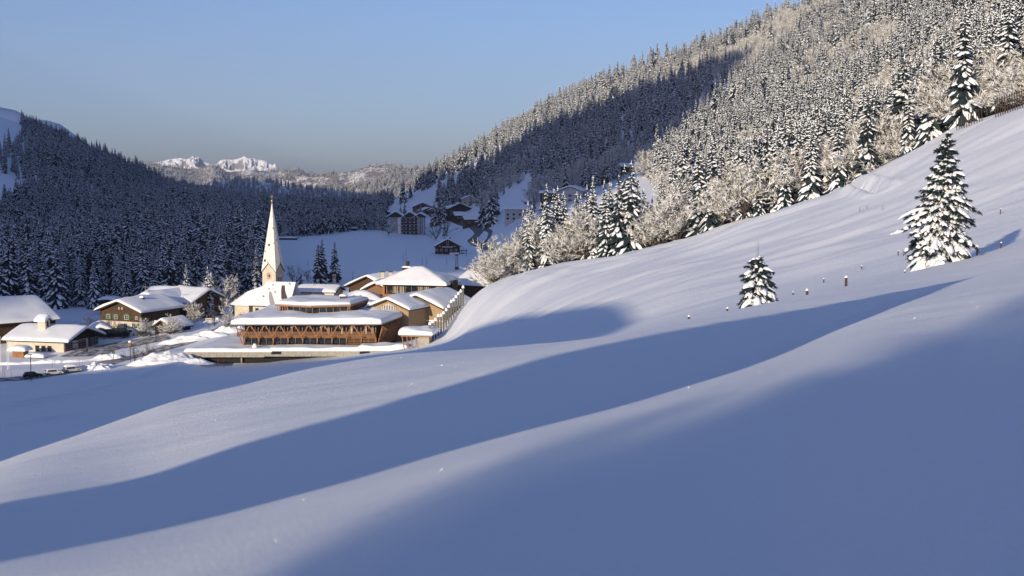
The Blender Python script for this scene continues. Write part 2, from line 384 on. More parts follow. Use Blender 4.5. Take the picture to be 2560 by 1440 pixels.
M['green_paint'] = mat('green_paint', (.03,.11,.05), .5)
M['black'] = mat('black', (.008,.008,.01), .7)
M['asphalt'] = mat('asphalt', (.05,.052,.06), .6, fn=f_vary((.035,.037,.042), (.12,.125,.14), .25, .4, .75))
M['spire'] = mat('spire', (.62,.6,.56), .7, fn=f_vary((.7,.69,.66), (.16,.14,.12), 1.0, .62, .68))
M['roofdark'] = mat('roofdark', (.07,.06,.055), .8)
M['bark'] = mat('bark', (.055,.04,.03), .9)
M['clock'] = mat('clock', (.2,.03,.03), .5)

_wc = {}
def window(root, loc, w, h, rz=0, bars=(1,1), frame='white_paint', t=.09, pane='glass', name='window', shutters=None):
    key = (round(w,2), round(h,2), bars, frame, t, pane, shutters)
    if key not in _wc:
        f = MB(); d = .1
        f.box(-w/2, w/2, -d, .04, 0, t).box(-w/2, w/2, -d, .04, h-t, h).box(-w/2, -w/2+t, -d, .04, t, h-t).box(w/2-t, w/2, -d, .04, t, h-t)
        for i in range(1, bars[0]+1):
            x = -w/2 + w*i/(bars[0]+1); f.box(x-t*.3, x+t*.3, -d*.8, .03, t, h-t)
        for i in range(1, bars[1]+1):
            z = h*i/(bars[1]+1); f.box(-w/2+t, w/2-t, -d*.7, .03, z-t*.3, z+t*.3)
        g = MB().box(-w/2+t*.5, w/2-t*.5, -.03, .035, t*.5, h-t*.5)
        sh = MB()
        if shutters: sh.box(-w/2-w*.48, -w/2-.03, -.09, -.02, 0, h).box(w/2+.03, w/2+w*.48, -.09, -.02, 0, h)
        _wc[key] = (f.mesh('window_frame', M[frame]), g.mesh('pane', M[pane]), sh.mesh('shutters', M[shutters]) if shutters else None)
    fm, gm, sm_ = _wc[key]
    o = put(fm, name, root, loc, rz); put(gm, 'pane', o)
    if sm_: put(sm_, 'shutters', o)
    return o
def house(name, label, cat, loc, yaw, W, L, hw, k, oh=.9, ohg=1.0, wall='plaster', upper=None, base_h=2.6, roof='dark_wood', snow=.8, axis='y', group=None, down=3, gable=None):
    """gabled house; root at centre of its front wall, front towards local -y. axis y: ridge runs back, gable in front. axis x: ridge runs across."""
    r = empty(name, loc, yaw); tag(r, label, cat, group)
    if axis == 'y': W2, Lr = W, L
    else: W2, Lr = L, W
    hr = hw + k*W2/2
    def xf(a, b, z):      # a across ridge, b along ridge 0..Lr
        return (a, b, z) if axis == 'y' else (b - W/2, a + L/2, z)
    def shell(z0, z1t, inset, up):
        m = MB(); w = W2/2 - inset
        if up: poly = [(-w, z0), (w, z0), (w, hw), (0, hr - inset*k), (-w, hw)]
        else: poly = [(-w, z0), (w, z0), (w, z1t), (-w, z1t)]
        P0 = [xf(a, inset, z) for a, z in poly]; d = Vector(xf(0, Lr-inset, 0)) - Vector(xf(0, inset, 0))
        m.prism(P0, d); return m
    if upper:
        shell(-down, base_h, .08, False).build('wall', M[wall], r)
        shell(base_h - .1, hw, 0, True).build('timber_wall', M[upper], r)
    else: shell(-down, hw, 0, True).build('wall', M[wall], r)
    # roof slabs
    m = MB(); e = W2/2 + oh; th = .22
    for sgn in (-1, 1):
        q = [xf(0, -ohg, hr+.02), xf(sgn*e, -ohg, hr - k*e+.02), xf(sgn*e, -ohg, hr - k*e + th), xf(0, -ohg, hr + th)]
        d = Vector(xf(0, Lr+ohg, 0)) - Vector(xf(0, -ohg, 0)); m.prism(q, d)
    rf = m.build('roof', M[roof], r)
    m = MB()
    for sgn in (-1, 1):
        for b in (-ohg-.05, Lr+ohg+.05):
            m.beam(xf(0, b, hr+.05), xf(sgn*e, b, hr - k*e+.05), .1, .34)
    m.build('bargeboard', M[roof], r)
    if snow:
        if axis == 'y':
            cor = [(-e-.1, -ohg-.1, hr+th), (e+.1, -ohg-.1, hr+th), (e+.1, L+ohg+.1, hr+th), (-e-.1, L+ohg+.1, hr+th)]
            zf = lambda a, b: -k*(np.sqrt((a*(e+.1))**2 + .5**2) - .5)
        else:
            cor = [(-W/2-ohg-.1, L/2-e-.1, hr+th), (W/2+ohg+.1, L/2-e-.1, hr+th), (W/2+ohg+.1, L/2+e+.1, hr+th), (-W/2-ohg-.1, L/2+e+.1, hr+th)]
            zf = lambda a, b: -k*(np.sqrt((b*(e+.1))**2 + .5**2) - .5)
        snow_sheet(r, cor, snow, zf)
    return r
def sub(o, name, mb, m, **kw): return mb.build(name, M[m], o, **kw)
def gat(px, py):
    s_, h, Y, z = sh_at(px, py); return P(px, py, Y)
def on(px, Y, dz=0): 
    p = P(px, 700, Y); p.z = float(ground(p.x, p.y)) + dz
    x, y = topx(p.x, p.y, p.z); p.x += (px - x) * Y / FPX; p.z = float(ground(p.x, p.y)) + dz; return p
BIG = [(-6000,640),(-4600,700),(-3400,700),(-2600,640),(-2100,540),(-1500,400),(-1122,296),(-822,276),(-636,301),(-500,326),(-430,334),(-396,330),(-384,280),(-374,160),(-368,40),(-362,-40),(-355,-90)]  # crest heights set by where the valley shade must fall
ridge('hills', 'unseen mountain ridge at the left rear, crest shaped to shade the valley', BIG, -1500, .75, .6, 5, 3)
LOW = [(-380,-60),(-330,-8),(-300,-4),(-284,-1),(-258,4.5),(-236,9),(-214,10.5),(-180,14),(-156,18),(-121,17.8),(-93,16.5),(-77,15.9),(-68,14.4),(-58,11.8),(-53,10),(-46,7),(-40,3),(-34,-4),(-25,-14)]  # added ridge, heights fitted to the shade wanted at the slope foot
ridge('hills', 'added low snow ridge out of view at the left rear, shaped to shade the foot of the slope', LOW, -170, .5, .5, 1.1, 4)
# ---------------- trees ----------------
def f_needle(N, L, b):
    n = noise_node(N, L, 1.3, 3); L.new(mix_col(N, L, ramp(N, L, n.outputs[0], .35, .65), (.010,.022,.032), (.028,.044,.050)), b.inputs['Base Color'])
M['needle'] = mat('needle', (.035,.045,.025), .8, .15, fn=f_needle)
def f_frost(N, L, b):
    g = N.new('ShaderNodeNewGeometry'); s = N.new('ShaderNodeSeparateXYZ'); L.new(g.outputs['True Normal'], s.inputs[0])
    n = noise_node(N, L, 1.1, 3)
    f = math_n(N, L, 'ADD', math_n(N, L, 'ABSOLUTE', s.outputs[2]), math_n(N, L, 'MULTIPLY', math_n(N, L, 'SUBTRACT', n.outputs[0], .5), 1.6))
    L.new(mix_col(N, L, ramp(N, L, f, -.0, .5), (.125,.105,.08), (.84,.86,.88)), b.inputs['Base Color'])
M['frost_twig'] = mat('frost_twig', (.4,.35,.3), .8, .1, fn=f_frost)
M['twig'] = mat('twig', (.1,.075,.06), .9)

def spruce_mesh(name, h, r, seed, whorls=17, nb=7, snow=1.0, sweep=.30, trunk=True, prune=.06):
    rd = random.Random(seed); m = MB()
    if trunk: m.cm = 0; m.tube((0,0,-1), (0,0,h*.55), h*.014+.05, h*.008, 5, False); m.tube((0,0,h*.55), (0,0,h), h*.008, .02, 4, False)
    for w in range(whorls):
        t = (w + rd.uniform(-.3,.3)) / whorls; t = prune + (1-prune)*max(0, t)
        z0 = h*t; Lr = r*((1-t)**.8) + .12*r*(1-t)**.1*.5
        n = nb if t < .8 else max(4, nb-2); a0 = rd.uniform(0, 6.28)
        for k in range(n):
            a = a0 + k*6.283/n + rd.uniform(-.3, .3); Lb = Lr*rd.uniform(.55, 1.22); z = z0 + rd.uniform(-.7, .7)*h/whorls
            ca, sa = math.cos(a), math.sin(a); dr = sweep*rd.uniform(.7, 1.5)*(1.25-t)
            wd = Lb*rd.uniform(.2, .33)
            def pt(f, side, dz): 
                x = Lb*f; zz = z + Lb*(.06*f - dr*f*f*1.35) + dz
                return (ca*x - sa*side, sa*x + ca*side, zz)
            hang = (.16 + .10*rd.random())*max(Lb, .9)
            # green skirt
            m.cm = 1
            R0, R1, R2, R3 = pt(.05,0,0), pt(.4,0,0), pt(.75,0,0), pt(1.03,0,-.03*Lb)
            for s in (-1, 1):
                a1 = pt(.28, s*wd*.45, -hang*.7); a2 = pt(.55, s*wd*.95, -hang*rd.uniform(.8,1.5)); a3 = pt(.84, s*wd*.62, -hang*rd.uniform(.8,1.4)); 
                b1 = pt(.42, s*wd*.2, -hang*1.7); b2 = pt(.7, s*wd*.2, -hang*1.9)
                m.add([R0,R1,R2,R3,a1,a2,a3,b1,b2], [(0,4,1),(4,5,1),(1,5,2),(5,6,2),(2,6,3),(1,5,7),(2,6,8)])
            # snow load
            if rd.random() < snow*.97:
                m.cm = 2; q = min(1, .6 + .45*snow); ws = wd*.74*q*rd.uniform(.75, 1.15); up = .05*Lb + .05
                T0, T1, T2, T3 = pt(.16,0,up*.6), pt(.42,0,up), pt(.74,0,up*.9), pt(.99,0,-.01)
                for s in (-1, 1):
                    c1 = pt(.36, s*ws*.8, -hang*.28); c2 = pt(.66, s*ws, -hang*.42); c3 = pt(.88, s*ws*.5, -hang*.4)
                    m.add([T0,T1,T2,T3,c1,c2,c3], [(0,4,1),(1,4,5,2),(2,5,6,3)])
    m.cm = 2; m.tube((0,0,h*.955), (0,0,h*1.01), .10, .03, 4)
    return m.mesh(name, [M['bark'], M['needle'], M['snow_tree']])
M['snow_tree'] = mat('snow_tree', (.80,.84,.92), .7, .15)

def split_mesh(m, trunk_only):       # spruce mesh -> trunk part / crown part
    mm = m.copy(); b = bmesh.new(); b.from_mesh(mm)
    dl = [f for f in b.faces if (f.material_index != 0) == trunk_only]
    bmesh.ops.delete(b, geom=dl, context='FACES'); b.to_mesh(mm); b.free(); return mm
def bare_mesh(name, h, r, seed, mats=('bark','frost_twig'), limbs=9, subs=7, tw=7, tw_w=.09):
    rd = random.Random(seed); m = MB(); m.cm = 0
    ht = h*rd.uniform(.08, .2); m.tube((0,0,-1), (0,0,ht), h*.02, h*.014, 5, False)
    def blade(p, q, w, mt):
        m.cm = mt; d = Vector(q)-Vector(p); s = d.cross(Vector((rd.uniform(-1,1), rd.uniform(-1,1), rd.uniform(-.4,.4)))).normalized()*w
        m.add([Vector(p)-s, Vector(p)+s, q], [(0,1,2)])
    for i in range(limbs):
        a = i*6.283/limbs + rd.uniform(-.4,.4); el = rd.uniform(.15, 1.35) if i else 1.5
        Ll = h*.78*rd.uniform(.75,1.05)*(.62 + .38*math.sin(el)); p = Vector((0,0,ht*rd.uniform(.6,1)))
        d = Vector((math.cos(a)*math.cos(el), math.sin(a)*math.cos(el), math.sin(el)))
        prev = p; pts = [p]
        for s in range(3):
            d = (d + Vector((rd.uniform(-.2,.2), rd.uniform(-.2,.2), rd.uniform(-.05,.2)))).normalized(); nx = prev + d*Ll/3
            m.cm = 0; m.tube(prev, nx, h*.011*(1-.28*s), h*.011*(1-.28*(s+1)), 3, False); prev = nx; pts.append(nx)
        for j in range(subs):
            f = rd.uniform(.25, 1)*3; k = min(2, int(f)); bp = pts[k].lerp(pts[k+1], f-k)
            sd_ = (d + Vector((rd.uniform(-1,1), rd.uniform(-1,1), rd.uniform(-.5,.8)))).normalized(); sl = h*.2*rd.uniform(.6,1.2)
            e = bp + sd_*sl; m.cm = 1; m.tube(bp, e, h*.004+.015, .012, 3, False)
            for _ in range(tw):
                g = rd.uniform(.15, 1); tp = bp.lerp(e, g); td = (sd_ + Vector((rd.uniform(-1.2,1.2), rd.uniform(-1.2,1.2), rd.uniform(-.7,1)))).normalized()
                blade(tp, tp + td*h*rd.uniform(.06,.13), tw_w*rd.uniform(.6,1.2), 1)
    return m.mesh(name, [M[q] for q in mats])
PR = {}
for i in range(5): PR['heavy%d'%i] = spruce_mesh('spruce', 18, 2.5+.35*(i%3), 40+i, 27, 8, .78, .42)
for i in range(4): PR['light%d'%i] = spruce_mesh('spruce', 18, 3.0+.3*(i%3), 80+i, 26, 8, .62, .38)
for i in range(5): PR['bare%d'%i] = bare_mesh('beech', 14, 6, 120+i, limbs=13, subs=10, tw=16, tw_w=.085)
for i in range(2): PR['dark%d'%i] = bare_mesh('bare_tree', 12, 5, 160+i, mats=('bark','twig'), tw_w=.05)
SPLIT = {k: (split_mesh(v, True), split_mesh(v, False)) for k, v in PR.items() if k[0] in 'hl'}
def bsplit(m, keep): 
    mm = m.copy(); b = bmesh.new(); b.from_mesh(mm); bmesh.ops.delete(b, geom=[f for f in b.faces if f.material_index != keep], context='FACES'); b.to_mesh(mm); b.free(); return mm
for k, v in list(PR.items()):
    if k[0] in 'bd': SPLIT[k] = (bsplit(v, 0), bsplit(v, 1))

def place_tree(key, p, h, label, group, parts=False, rz=None, wide=1.0):
    base = 18 if key[0] in 'hl' and not key.startswith('bare') else (14 if key.startswith('bare') else 12)
    nm = 'spruce_tree' if key.startswith(('heavy','light')) else 'bare_tree'
    cat = 'tree'; s = h/base; rz = random.uniform(0, 6.28) if rz is None else rz
    if parts:
        r = empty(nm, p, rz); r.scale = (s*wide, s*wide, s); tag(r, label, cat, group)
        put(SPLIT[key][0], 'trunk', r); put(SPLIT[key][1], 'crown', r); return r
    o = link(nm, PR[key]); o.location = p; o.rotation_euler = (0,0,rz); o.scale = (s*wide, s*wide, s); return tag(o, label, cat, group)

def gn_forest(name, label, pts, protos):
    """one uncountable forest object: protos are real trees standing in the scene; pts rows x,y,z,rot,scale,idx"""
    pts = np.asarray(pts, float); me = bpy.data.meshes.new(name); me.vertices.add(len(pts)); me.vertices.foreach_set('co', pts[:, :3].astype(np.float32).ravel())
    for n_, c in (('rot', 3), ('scl', 4)):
        a = me.attributes.new(n_, 'FLOAT', 'POINT'); a.data.foreach_set('value', pts[:, c].astype(np.float32))
    a = me.attributes.new('idx', 'INT', 'POINT'); a.data.foreach_set('value', pts[:, 5].astype(np.int32))
    o = link(name, me); tag(o, label, kind='stuff')
    ng = bpy.data.node_groups.new(name, 'GeometryNodeTree'); ng.interface.new_socket('Geometry', in_out='INPUT', socket_type='NodeSocketGeometry'); ng.interface.new_socket('Geometry', in_out='OUTPUT', socket_type='NodeSocketGeometry')
    N, L = ng.nodes, ng.links; gi = N.new('NodeGroupInput'); go = N.new('NodeGroupOutput'); jn = N.new('GeometryNodeJoinGeometry')
    def attr(nm, ty):
        a = N.new('GeometryNodeInputNamedAttribute'); a.data_type = ty; a.inputs['Name'].default_value = nm; return a.outputs['Attribute']
    for k, pr in enumerate(protos):
        oi = N.new('GeometryNodeObjectInfo'); oi.inputs['Object'].default_value = pr; oi.transform_space = 'ORIGINAL'; oi.inputs['As Instance'].default_value = True
        cmpn = N.new('FunctionNodeCompare'); cmpn.data_type = 'INT'; cmpn.operation = 'EQUAL'; L.new(attr('idx', 'INT'), cmpn.inputs[2]); cmpn.inputs[3].default_value = k
        ip = N.new('GeometryNodeInstanceOnPoints'); L.new(gi.outputs[0], ip.inputs['Points']); L.new(cmpn.outputs[0], ip.inputs['Selection'])
        L.new(oi.outputs['Geometry'], ip.inputs['Instance'])
        cx = N.new('ShaderNodeCombineXYZ'); L.new(attr('rot', 'FLOAT'), cx.inputs[2]); L.new(cx.outputs[0], ip.inputs['Rotation'])
        c3 = N.new('ShaderNodeCombineXYZ'); sc = attr('scl', 'FLOAT')
        for q in range(3): L.new(sc, c3.inputs[q])
        L.new(c3.outputs[0], ip.inputs['Scale']); L.new(ip.outputs[0], jn.inputs[0])
    L.new(jn.outputs[0], go.inputs[0]); md = o.modifiers.new('forest', 'NODES'); md.node_group = ng; return o

def inpoly(px, py, poly):
    px = np.asarray(px); c = np.zeros(px.shape, bool); n = len(poly)
    for i in range(n):
        x0, y0 = poly[i]; x1, y1 = poly[(i+1) % n]
        k = ((y0 > py) != (y1 > py)) & (px < (x1-x0)*(py-y0)/((y1-y0) if y1 != y0 else 1e-9) + x0); c ^= k
    return c
def lerp_line(x, pts): a = np.array(pts, float); return np.interp(x, a[:, 0], a[:, 1])
def scatter(n, u0, u1, y0, y1, seed, dmin):
    g = np.random.default_rng(seed); y = np.sqrt(g.uniform(y0*y0, y1*y1, n)); x = g.uniform(u0, u1, n)*y
    # thin to a minimum spacing with a hash grid
    cell = {}; keep = []
    for i in range(n):
        k = (int(x[i]//dmin), int(y[i]//dmin))
        if k in cell: continue
        cell[k] = 1; keep.append(i)
    return x[keep], y[keep]
CREST = [(1180,400),(1230,372),(1400,362),(1500,354),(1620,347),(1750,337),(1860,324),(2000,312),(2080,304),(2250,292),(2400,279),(2560,266),(2900,262)]
CLEAR = [[(960,560),(985,500),(1040,455),(1045,475),(1000,512),(1075,470),(1215,395),(1232,400),(1130,470),(1085,500),(1060,512),(1200,528),(1250,542),(1300,556),(1310,572),(1260,620),(1200,640),(960,600)],
         [(1180,536),(1260,532),(1306,538),(1306,590),(1180,590)],
         [(1345,496),(1458,492),(1465,530),(1335,530)], [(1548,422),(1606,420),(1612,440),(1545,446)],
         [(-200,270),(20,288),(52,300),(56,345),(30,372),(0,380),(-200,380)], [(-200,415),(0,430),(60,455),(66,480),(0,515),(-200,520)],
         [(150,572),(210,570),(210,590),(150,590)], [(520,585),(640,560),(645,590),(540,602)], [(1960,5),(2040,20),(1990,50),(1950,40)]]
def forest_ok(x, y):
    z = ground(x, y); px, py = topx(x, y, z); ok = np.zeros(x.shape, bool)
    rh = (px > 1228) & (y > lerp_line(px, CREST)*1.0) & ~((px < 1330) & (y > 440) & (y < 1080)) 
    rh |= (px > 950) & (px <= 1330) & (y > 1090)
    rh &= ~((px < 1680) & (y > lerp_line(px, CREST) + 44 - np.clip(px-1500, 0, 200)*.0) & (y < 838 - np.clip(px-1600, 0, 80)*4))
    lf = (px < 655 + (y-480)*.0) & (y > lerp_line(px, [(-500,455),(0,450),(250,455),(420,462),(560,470),(640,485),(900,600)]))
    lf |= (px <= 960) & (y > lerp_line(px, [(600,880),(680,905),(960,1150)]))
    ok = rh | lf
    for c in CLEAR: ok &= ~inpoly(px, py, c)
    return ok & (y < 2250), px, py, z
# ---------------- forests ----------------
ALL = []
x1, y1 = scatter(60000, -.52, .52, 262, 700, 5, 5.4)
x2, y2 = scatter(60000, -.5, .5, 700, 1300, 6, 8.6)
x3, y3 = scatter(60000, -.48, .46, 1300, 2240, 7, 10.5)
X_ = np.concatenate([x1, x2, x3]); Y_ = np.concatenate([y1, y2, y3])
ok, PX_, PY_, Z_ = forest_ok(X_, Y_); ok &= (PX_ > -330) & (PX_ < 2900) & ~((Y_ < 900) & (PX_ > 2780))
X_, Y_, Z_, PX_, PY_ = X_[ok], Y_[ok], Z_[ok], PX_[ok], PY_[ok]
g = np.random.default_rng(3)
bn = fbm(X_/70, Y_/70, 51, 3)
right = PX_ > 1195
edge = right & (Y_ < lerp_line(PX_, CREST) + 40)
keep = right | (Y_ > 700) | (g.random(len(X_)) < .62)
X_, Y_, Z_, PX_, PY_, bn, right, edge = [q[keep] for q in (X_, Y_, Z_, PX_, PY_, bn, right, edge)]
isb = (right & ~edge & (bn > np.where(Y_ < 950, .015, .09)) & (g.random(len(X_)) < .8) & (Y_ < 1200)) | (edge & ((g.random(len(X_)) < .36) | (PX_ < 1290))) | (~right & (bn > .42) & (Y_ < 900))
H_ = np.where(isb, g.uniform(9, 15, len(X_)), np.where(right | (Y_ > 700), g.uniform(12, 24, len(X_)), g.uniform(15, 26, len(X_)))) * np.where(Y_ > 1000, .95, 1)
H_ = H_ * (1 + .55*fbm(X_/30, Y_/30, 71, 2))
H_ = np.where(edge & isb, g.uniform(11, 19, len(X_))*np.where(PX_ < 1280, .85, 1), H_)
H_ = np.where(edge & ~isb, g.uniform(14, 27, len(X_)), H_)
H_ = np.where(right & (Y_ < 700) & ~isb & ~edge, g.uniform(13, 27, len(X_)), H_)
heavy = np.where(right, g.random(len(X_)) < .8, g.random(len(X_)) < .12 + .5*smooth(.0, .35, fbm(X_/150, Y_/150, 61, 3)))
ROT = g.uniform(0, 6.28, len(X_)); VAR = g.integers(0, 5, len(X_))
size = H_/Y_
# trees standing at the front of their region show largest
inframe = (PX_ > -60) & (PX_ < 2620) & (PY_ - size*3200 < 1400) & (PY_ > 0)
infront = inframe & (edge | (Y_ < lerp_line(PX_, [(-500,520),(0,520),(640,560),(900,1020),(1195,1250)]) ) & ~right | right & (Y_ < lerp_line(PX_, CREST) + 120))
order = np.argsort(-(size + np.where(infront, .02, 0)) * inframe)
spl = [i for i in order if not isb[i]][:285]; be = [i for i in order if isb[i]][:250]
single = np.zeros(len(X_), bool); single[spl] = True; single[be] = True
PROTO = {}
for rank, i in enumerate(spl + be):
    reg = 'right' if right[i] else 'left'
    if isb[i]:
        key = 'bare%d' % VAR[i]
        lab, grp = (('frosted leafless tree at the sunlit forest edge above the open ski slope', 'frosted bare trees along the sunlit forest edge') if edge[i] else
                    ('snow dusted leafless tree among spruces on the right hillside', 'bare trees on the right hillside')) if right[i] else ('leafless tree in the shaded wood behind the village', 'bare trees behind the village')
    else:
        hv = heavy[i]; key = ('heavy%d' % VAR[i]) if hv else ('light%d' % (VAR[i] % 4))
        lab, grp = (('snow laden spruce at the sunlit forest edge above the open ski slope', 'snowy spruces along the sunlit forest edge') if edge[i] else
                    ('tall snow laden spruce in the wood on the right hillside', 'snowy spruces on the right hillside')) if right[i] else ('dark spruce streaked with snow in the shaded wood behind the village', 'shaded spruces behind the village')
    o = place_tree(key, (X_[i], Y_[i], Z_[i]-.3), H_[i], lab, grp, parts=(size[i] > .034), rz=ROT[i])
    if o.type == 'MESH': PROTO.setdefault(key, o)
for key in PR:       # every prototype used by the far forest is a tree that really stands in the wood
    if key not in PROTO and not key.startswith('dark'):
        i = spl[-1] if key[0] in 'hl' else be[-1]
        PROTO[key] = place_tree(key, (X_[i]+4, Y_[i]+6, float(ground(X_[i]+4, Y_[i]+6))-.3), H_[i], 'snow laden tree deep in the wood on the right hillside' , 'trees deep in the hillside wood')
def far_pts(mask, keys):
    idx = np.where(mask & ~single)[0]; rows = []
    for i in idx:
        if isb[i]: k = 'bare%d' % VAR[i]; b = 14
        else: k = ('heavy%d' % VAR[i]) if heavy[i] else ('light%d' % (VAR[i] % 4)); b = 18
        rows.append((X_[i], Y_[i], Z_[i]-.3, ROT[i], H_[i]/b, keys.index(k)))
    return rows
KEYS = ['heavy%d'%i for i in range(5)] + ['light%d'%i for i in range(4)] + ['bare%d'%i for i in range(5)]
PL = [PROTO[k] for k in KEYS]
gn_forest('forest', 'snow covered spruce and beech forest on the right hillside', far_pts(right, KEYS), PL)
gn_forest('forest', 'dark shaded spruce forest of the valley floor and left mountain', far_pts(~right, KEYS), PL)
print('forest trees', len(X_), 'single', single.sum())

# ---------------- far ranges ----------------
def f_range(N, L, b):
    n = noise_node(N, L, .012, 6); n2 = noise_node(N, L, .12, 3)
    f = math_n(N, L, 'ADD', math_n(N, L, 'MULTIPLY', n.outputs[0], .5), math_n(N, L, 'MULTIPLY', n2.outputs[0], .5))
    L.new(mix_col(N, L, ramp(N, L, f, .50, .56), (.2,.19,.2), (.78,.79,.82)), b.inputs['Base Color'])
M['range'] = mat('range', (.3,.3,.3), .9, .1, fn=f_range)
def range_sheet(name, label, sky_, Y0, drop, depth, amp, seed, m, nx=260, ny=60, sc=400, ridged=False):
    a = np.array(sky_, float); px = np.linspace(a[0, 0], a[-1, 0], nx); py = np.interp(px, a[:, 0], a[:, 1])
    u, v = uv(px, py); t = np.concatenate([np.linspace(-.35, 0, 10)[:-1], np.linspace(0, 1, ny)])
    Yr = Y0*(1 - depth*t)[:, None]*np.ones((1, nx)); X = u[None]*Yr
    zs = (v*Y0)[None]*np.ones((len(t), 1))
    fall = np.where(t > 0, t**.85, -t*1.6)[:, None]
    nz = fbm(X/sc, Yr/sc, seed, 5)
    if ridged: nz = .5 - np.abs(nz)*2.2
    Z = zs - drop*fall + amp*nz*np.minimum(1, np.abs(t)*(25 if ridged else 5))[:, None]
    o = link(name, grid_mesh(name, X[::-1], Yr[::-1], Z[::-1], m)); return tag(o, label, kind='structure'), (X, Yr, Z)
PEAK = [(240,404),(300,399),(332,400),(360,407),(391,406),(410,402),(426,397),(441,395),(452,396),(463,398),(476,396),(480,391),(483,388),(488,392),(497,393),(504,399),(510,404),(526,410),(541,410),(546,405),(552,400),(572,398),(583,399),(594,397),(603,394),(612,389),(618,393),(622,397),(629,397),(635,395),(645,399),(655,400),(666,402),(674,408),(682,412),(688,408),(692,413),(702,426),(730,436),(800,450)]
def f_peak(N, L, b):
    g_ = N.new('ShaderNodeNewGeometry'); s = N.new('ShaderNodeSeparateXYZ'); L.new(g_.outputs['Normal'], s.inputs[0]); n = noise_node(N, L, .02, 5)
    f = math_n(N, L, 'ADD', s.outputs[2], math_n(N, L, 'MULTIPLY', math_n(N, L, 'SUBTRACT', n.outputs[0], .5), .7))
    L.new(mix_col(N, L, ramp(N, L, f, .42, .6), (.2,.2,.23), (.78,.8,.86)), b.inputs['Base Color'])
M['peak_snow'] = mat('peak_snow', (.8,.81,.84), .8, .1, fn=f_peak)
range_sheet('mountains', 'jagged white alpine peaks on the horizon', PEAK, 11500, 640, .10, 95, 5, M['peak_snow'], 520, 150, 190, True)
M2 = [(240,412),(307,409),(335,416),(360,412),(379,408),(416,415),(447,419),(485,425),(510,421),(529,413),(547,416),(566,430),(604,428),(629,424),(660,428),(697,431),(713,422),(729,428),(747,422),(772,436),(791,438),(900,460)]
o2, G2 = range_sheet('mountains', 'wooded foothills below the white peaks', M2, 7200, 420, .35, 70, 9, M['range'], 260, 50, 700)
M3 = [(700,446),(772,438),(807,436),(841,431),(872,430),(904,420),(947,414),(969,412),(1010,419),(1041,421),(1104,423),(1250,426)]
o3, G3 = range_sheet('mountains', 'sunlit wooded hill with cleared ski runs at the valley head', M3, 4700, 330, .28, 45, 12, M['range'], 220, 50, 500)
M4 = [(300,470),(385,466),(480,474),(516,469),(541,458),(579,450),(619,452),(666,453),(697,461),(722,469),(760,470),(807,475),(854,478),(885,486),(932,489),(1050,505)]
o4, G4 = range_sheet('mountains', 'low dark wooded hill in the middle of the valley', M4, 3000, 140, .22, 14, 15, M['ground_snow'], 180, 40, 300)
M5 = [(-60,255),(40,276),(75,296),(120,302),(150,310),(185,335),(215,362),(250,384),(330,420),(400,450)]
range_sheet('mountains', 'open snowy summit ridge behind the left mountain', M5, 3400, 400, .25, 26, 18, M['ground_snow'], 160, 40, 260)
rows = []
def sheet_trees(G, n, seed, dens, hmul=1.0, sc=260, tmax=1.0):
    X, Yr, Z = G; gg = np.random.default_rng(seed); i = gg.integers(6, int(X.shape[0]*tmax)-1, n*2); j = gg.integers(1, X.shape[1]-1, n*2)
    fi, fj = gg.random(n*2), gg.random(n*2)
    def bl(A): return (A[i,j]*(1-fj)+A[i,j+1]*fj)*(1-fi) + (A[i+1,j]*(1-fj)+A[i+1,j+1]*fj)*fi
    x, y, z = bl(X), bl(Yr), bl(Z); k = np.where(fbm(x/sc, y/sc, seed, 3) > dens)[0][:n]
    for q in k: rows.append((x[q], y[q], z[q]-.5, gg.uniform(0, 6.28), gg.uniform(.7, 1.15)*hmul, int(gg.integers(0, 5)) if gg.random() < .8 else 9 + int(gg.integers(0, 5))))
sheet_trees(G4, 3800, 1, -.55); sheet_trees(G3, 6500, 2, -.12, 1.05, 330, .75); sheet_trees(G2, 6500, 3, -.12, 1.3, 500, .7)
gn_forest('forest', 'distant woods covering the hills at the head of the valley', rows, PL)
# ---------------- added shade casters behind the viewpoint: barn block and trees ----------------
def shade_barn(prof, d0, Ld, label):
    """added barn-like block shading the near snow; its fitted outline (s', h) stands across the sun's azimuth"""
    x0, y0 = from_sd((prof[0][0]+prof[-1][0])/2, d0); zg = rear_z(x0, y0)
    r = empty('barn', (x0, y0, zg), 0); tag(r, label, 'barn')
    n = Vector((math.sin(SUN_AZ), math.cos(SUN_AZ), 0))
    def pt(s_, h, d): 
        x, y = from_sd(s_, d); return Vector((x-x0, y-y0, h - TE*d - zg))
    lo = pt(prof[0][0], 0, d0).z
    pts = [pt(s_, h, d0) for s_, h in prof]
    base = [Vector((pts[-1].x, pts[-1].y, -4)), Vector((pts[0].x, pts[0].y, -4))]
    MB().prism(pts + base, -n*Ld).build('wall', M['dark_wood'], r)
    m = MB(); s2 = MB()
    for a, b in zip(pts[:-1], pts[1:]):
        up = Vector((0,0,.25)); m.prism([a+Vector((0,0,.02)), b+Vector((0,0,.02)), b+up, a+up], -n*(Ld+.5))
        s2.prism([a+up*1.1, b+up*1.1, b+up*3, a+up*3], -n*(Ld+.5))
    m.build('roof', M['old_wood'], r); s2.build('roof_snow', M['snow'], r)
    return r
shade_barn([(-14.3,-6),(-14.1,1.2),(-13.0,4.6),(-11.4,7.4),(-10.0,8.8),(-8.2,8.8),(-6.9,6.5),(-6.9,-6)], -38, 12, 'added barn block behind the viewpoint, outline shaped to shade the snow dip')
rt = random.Random(9)
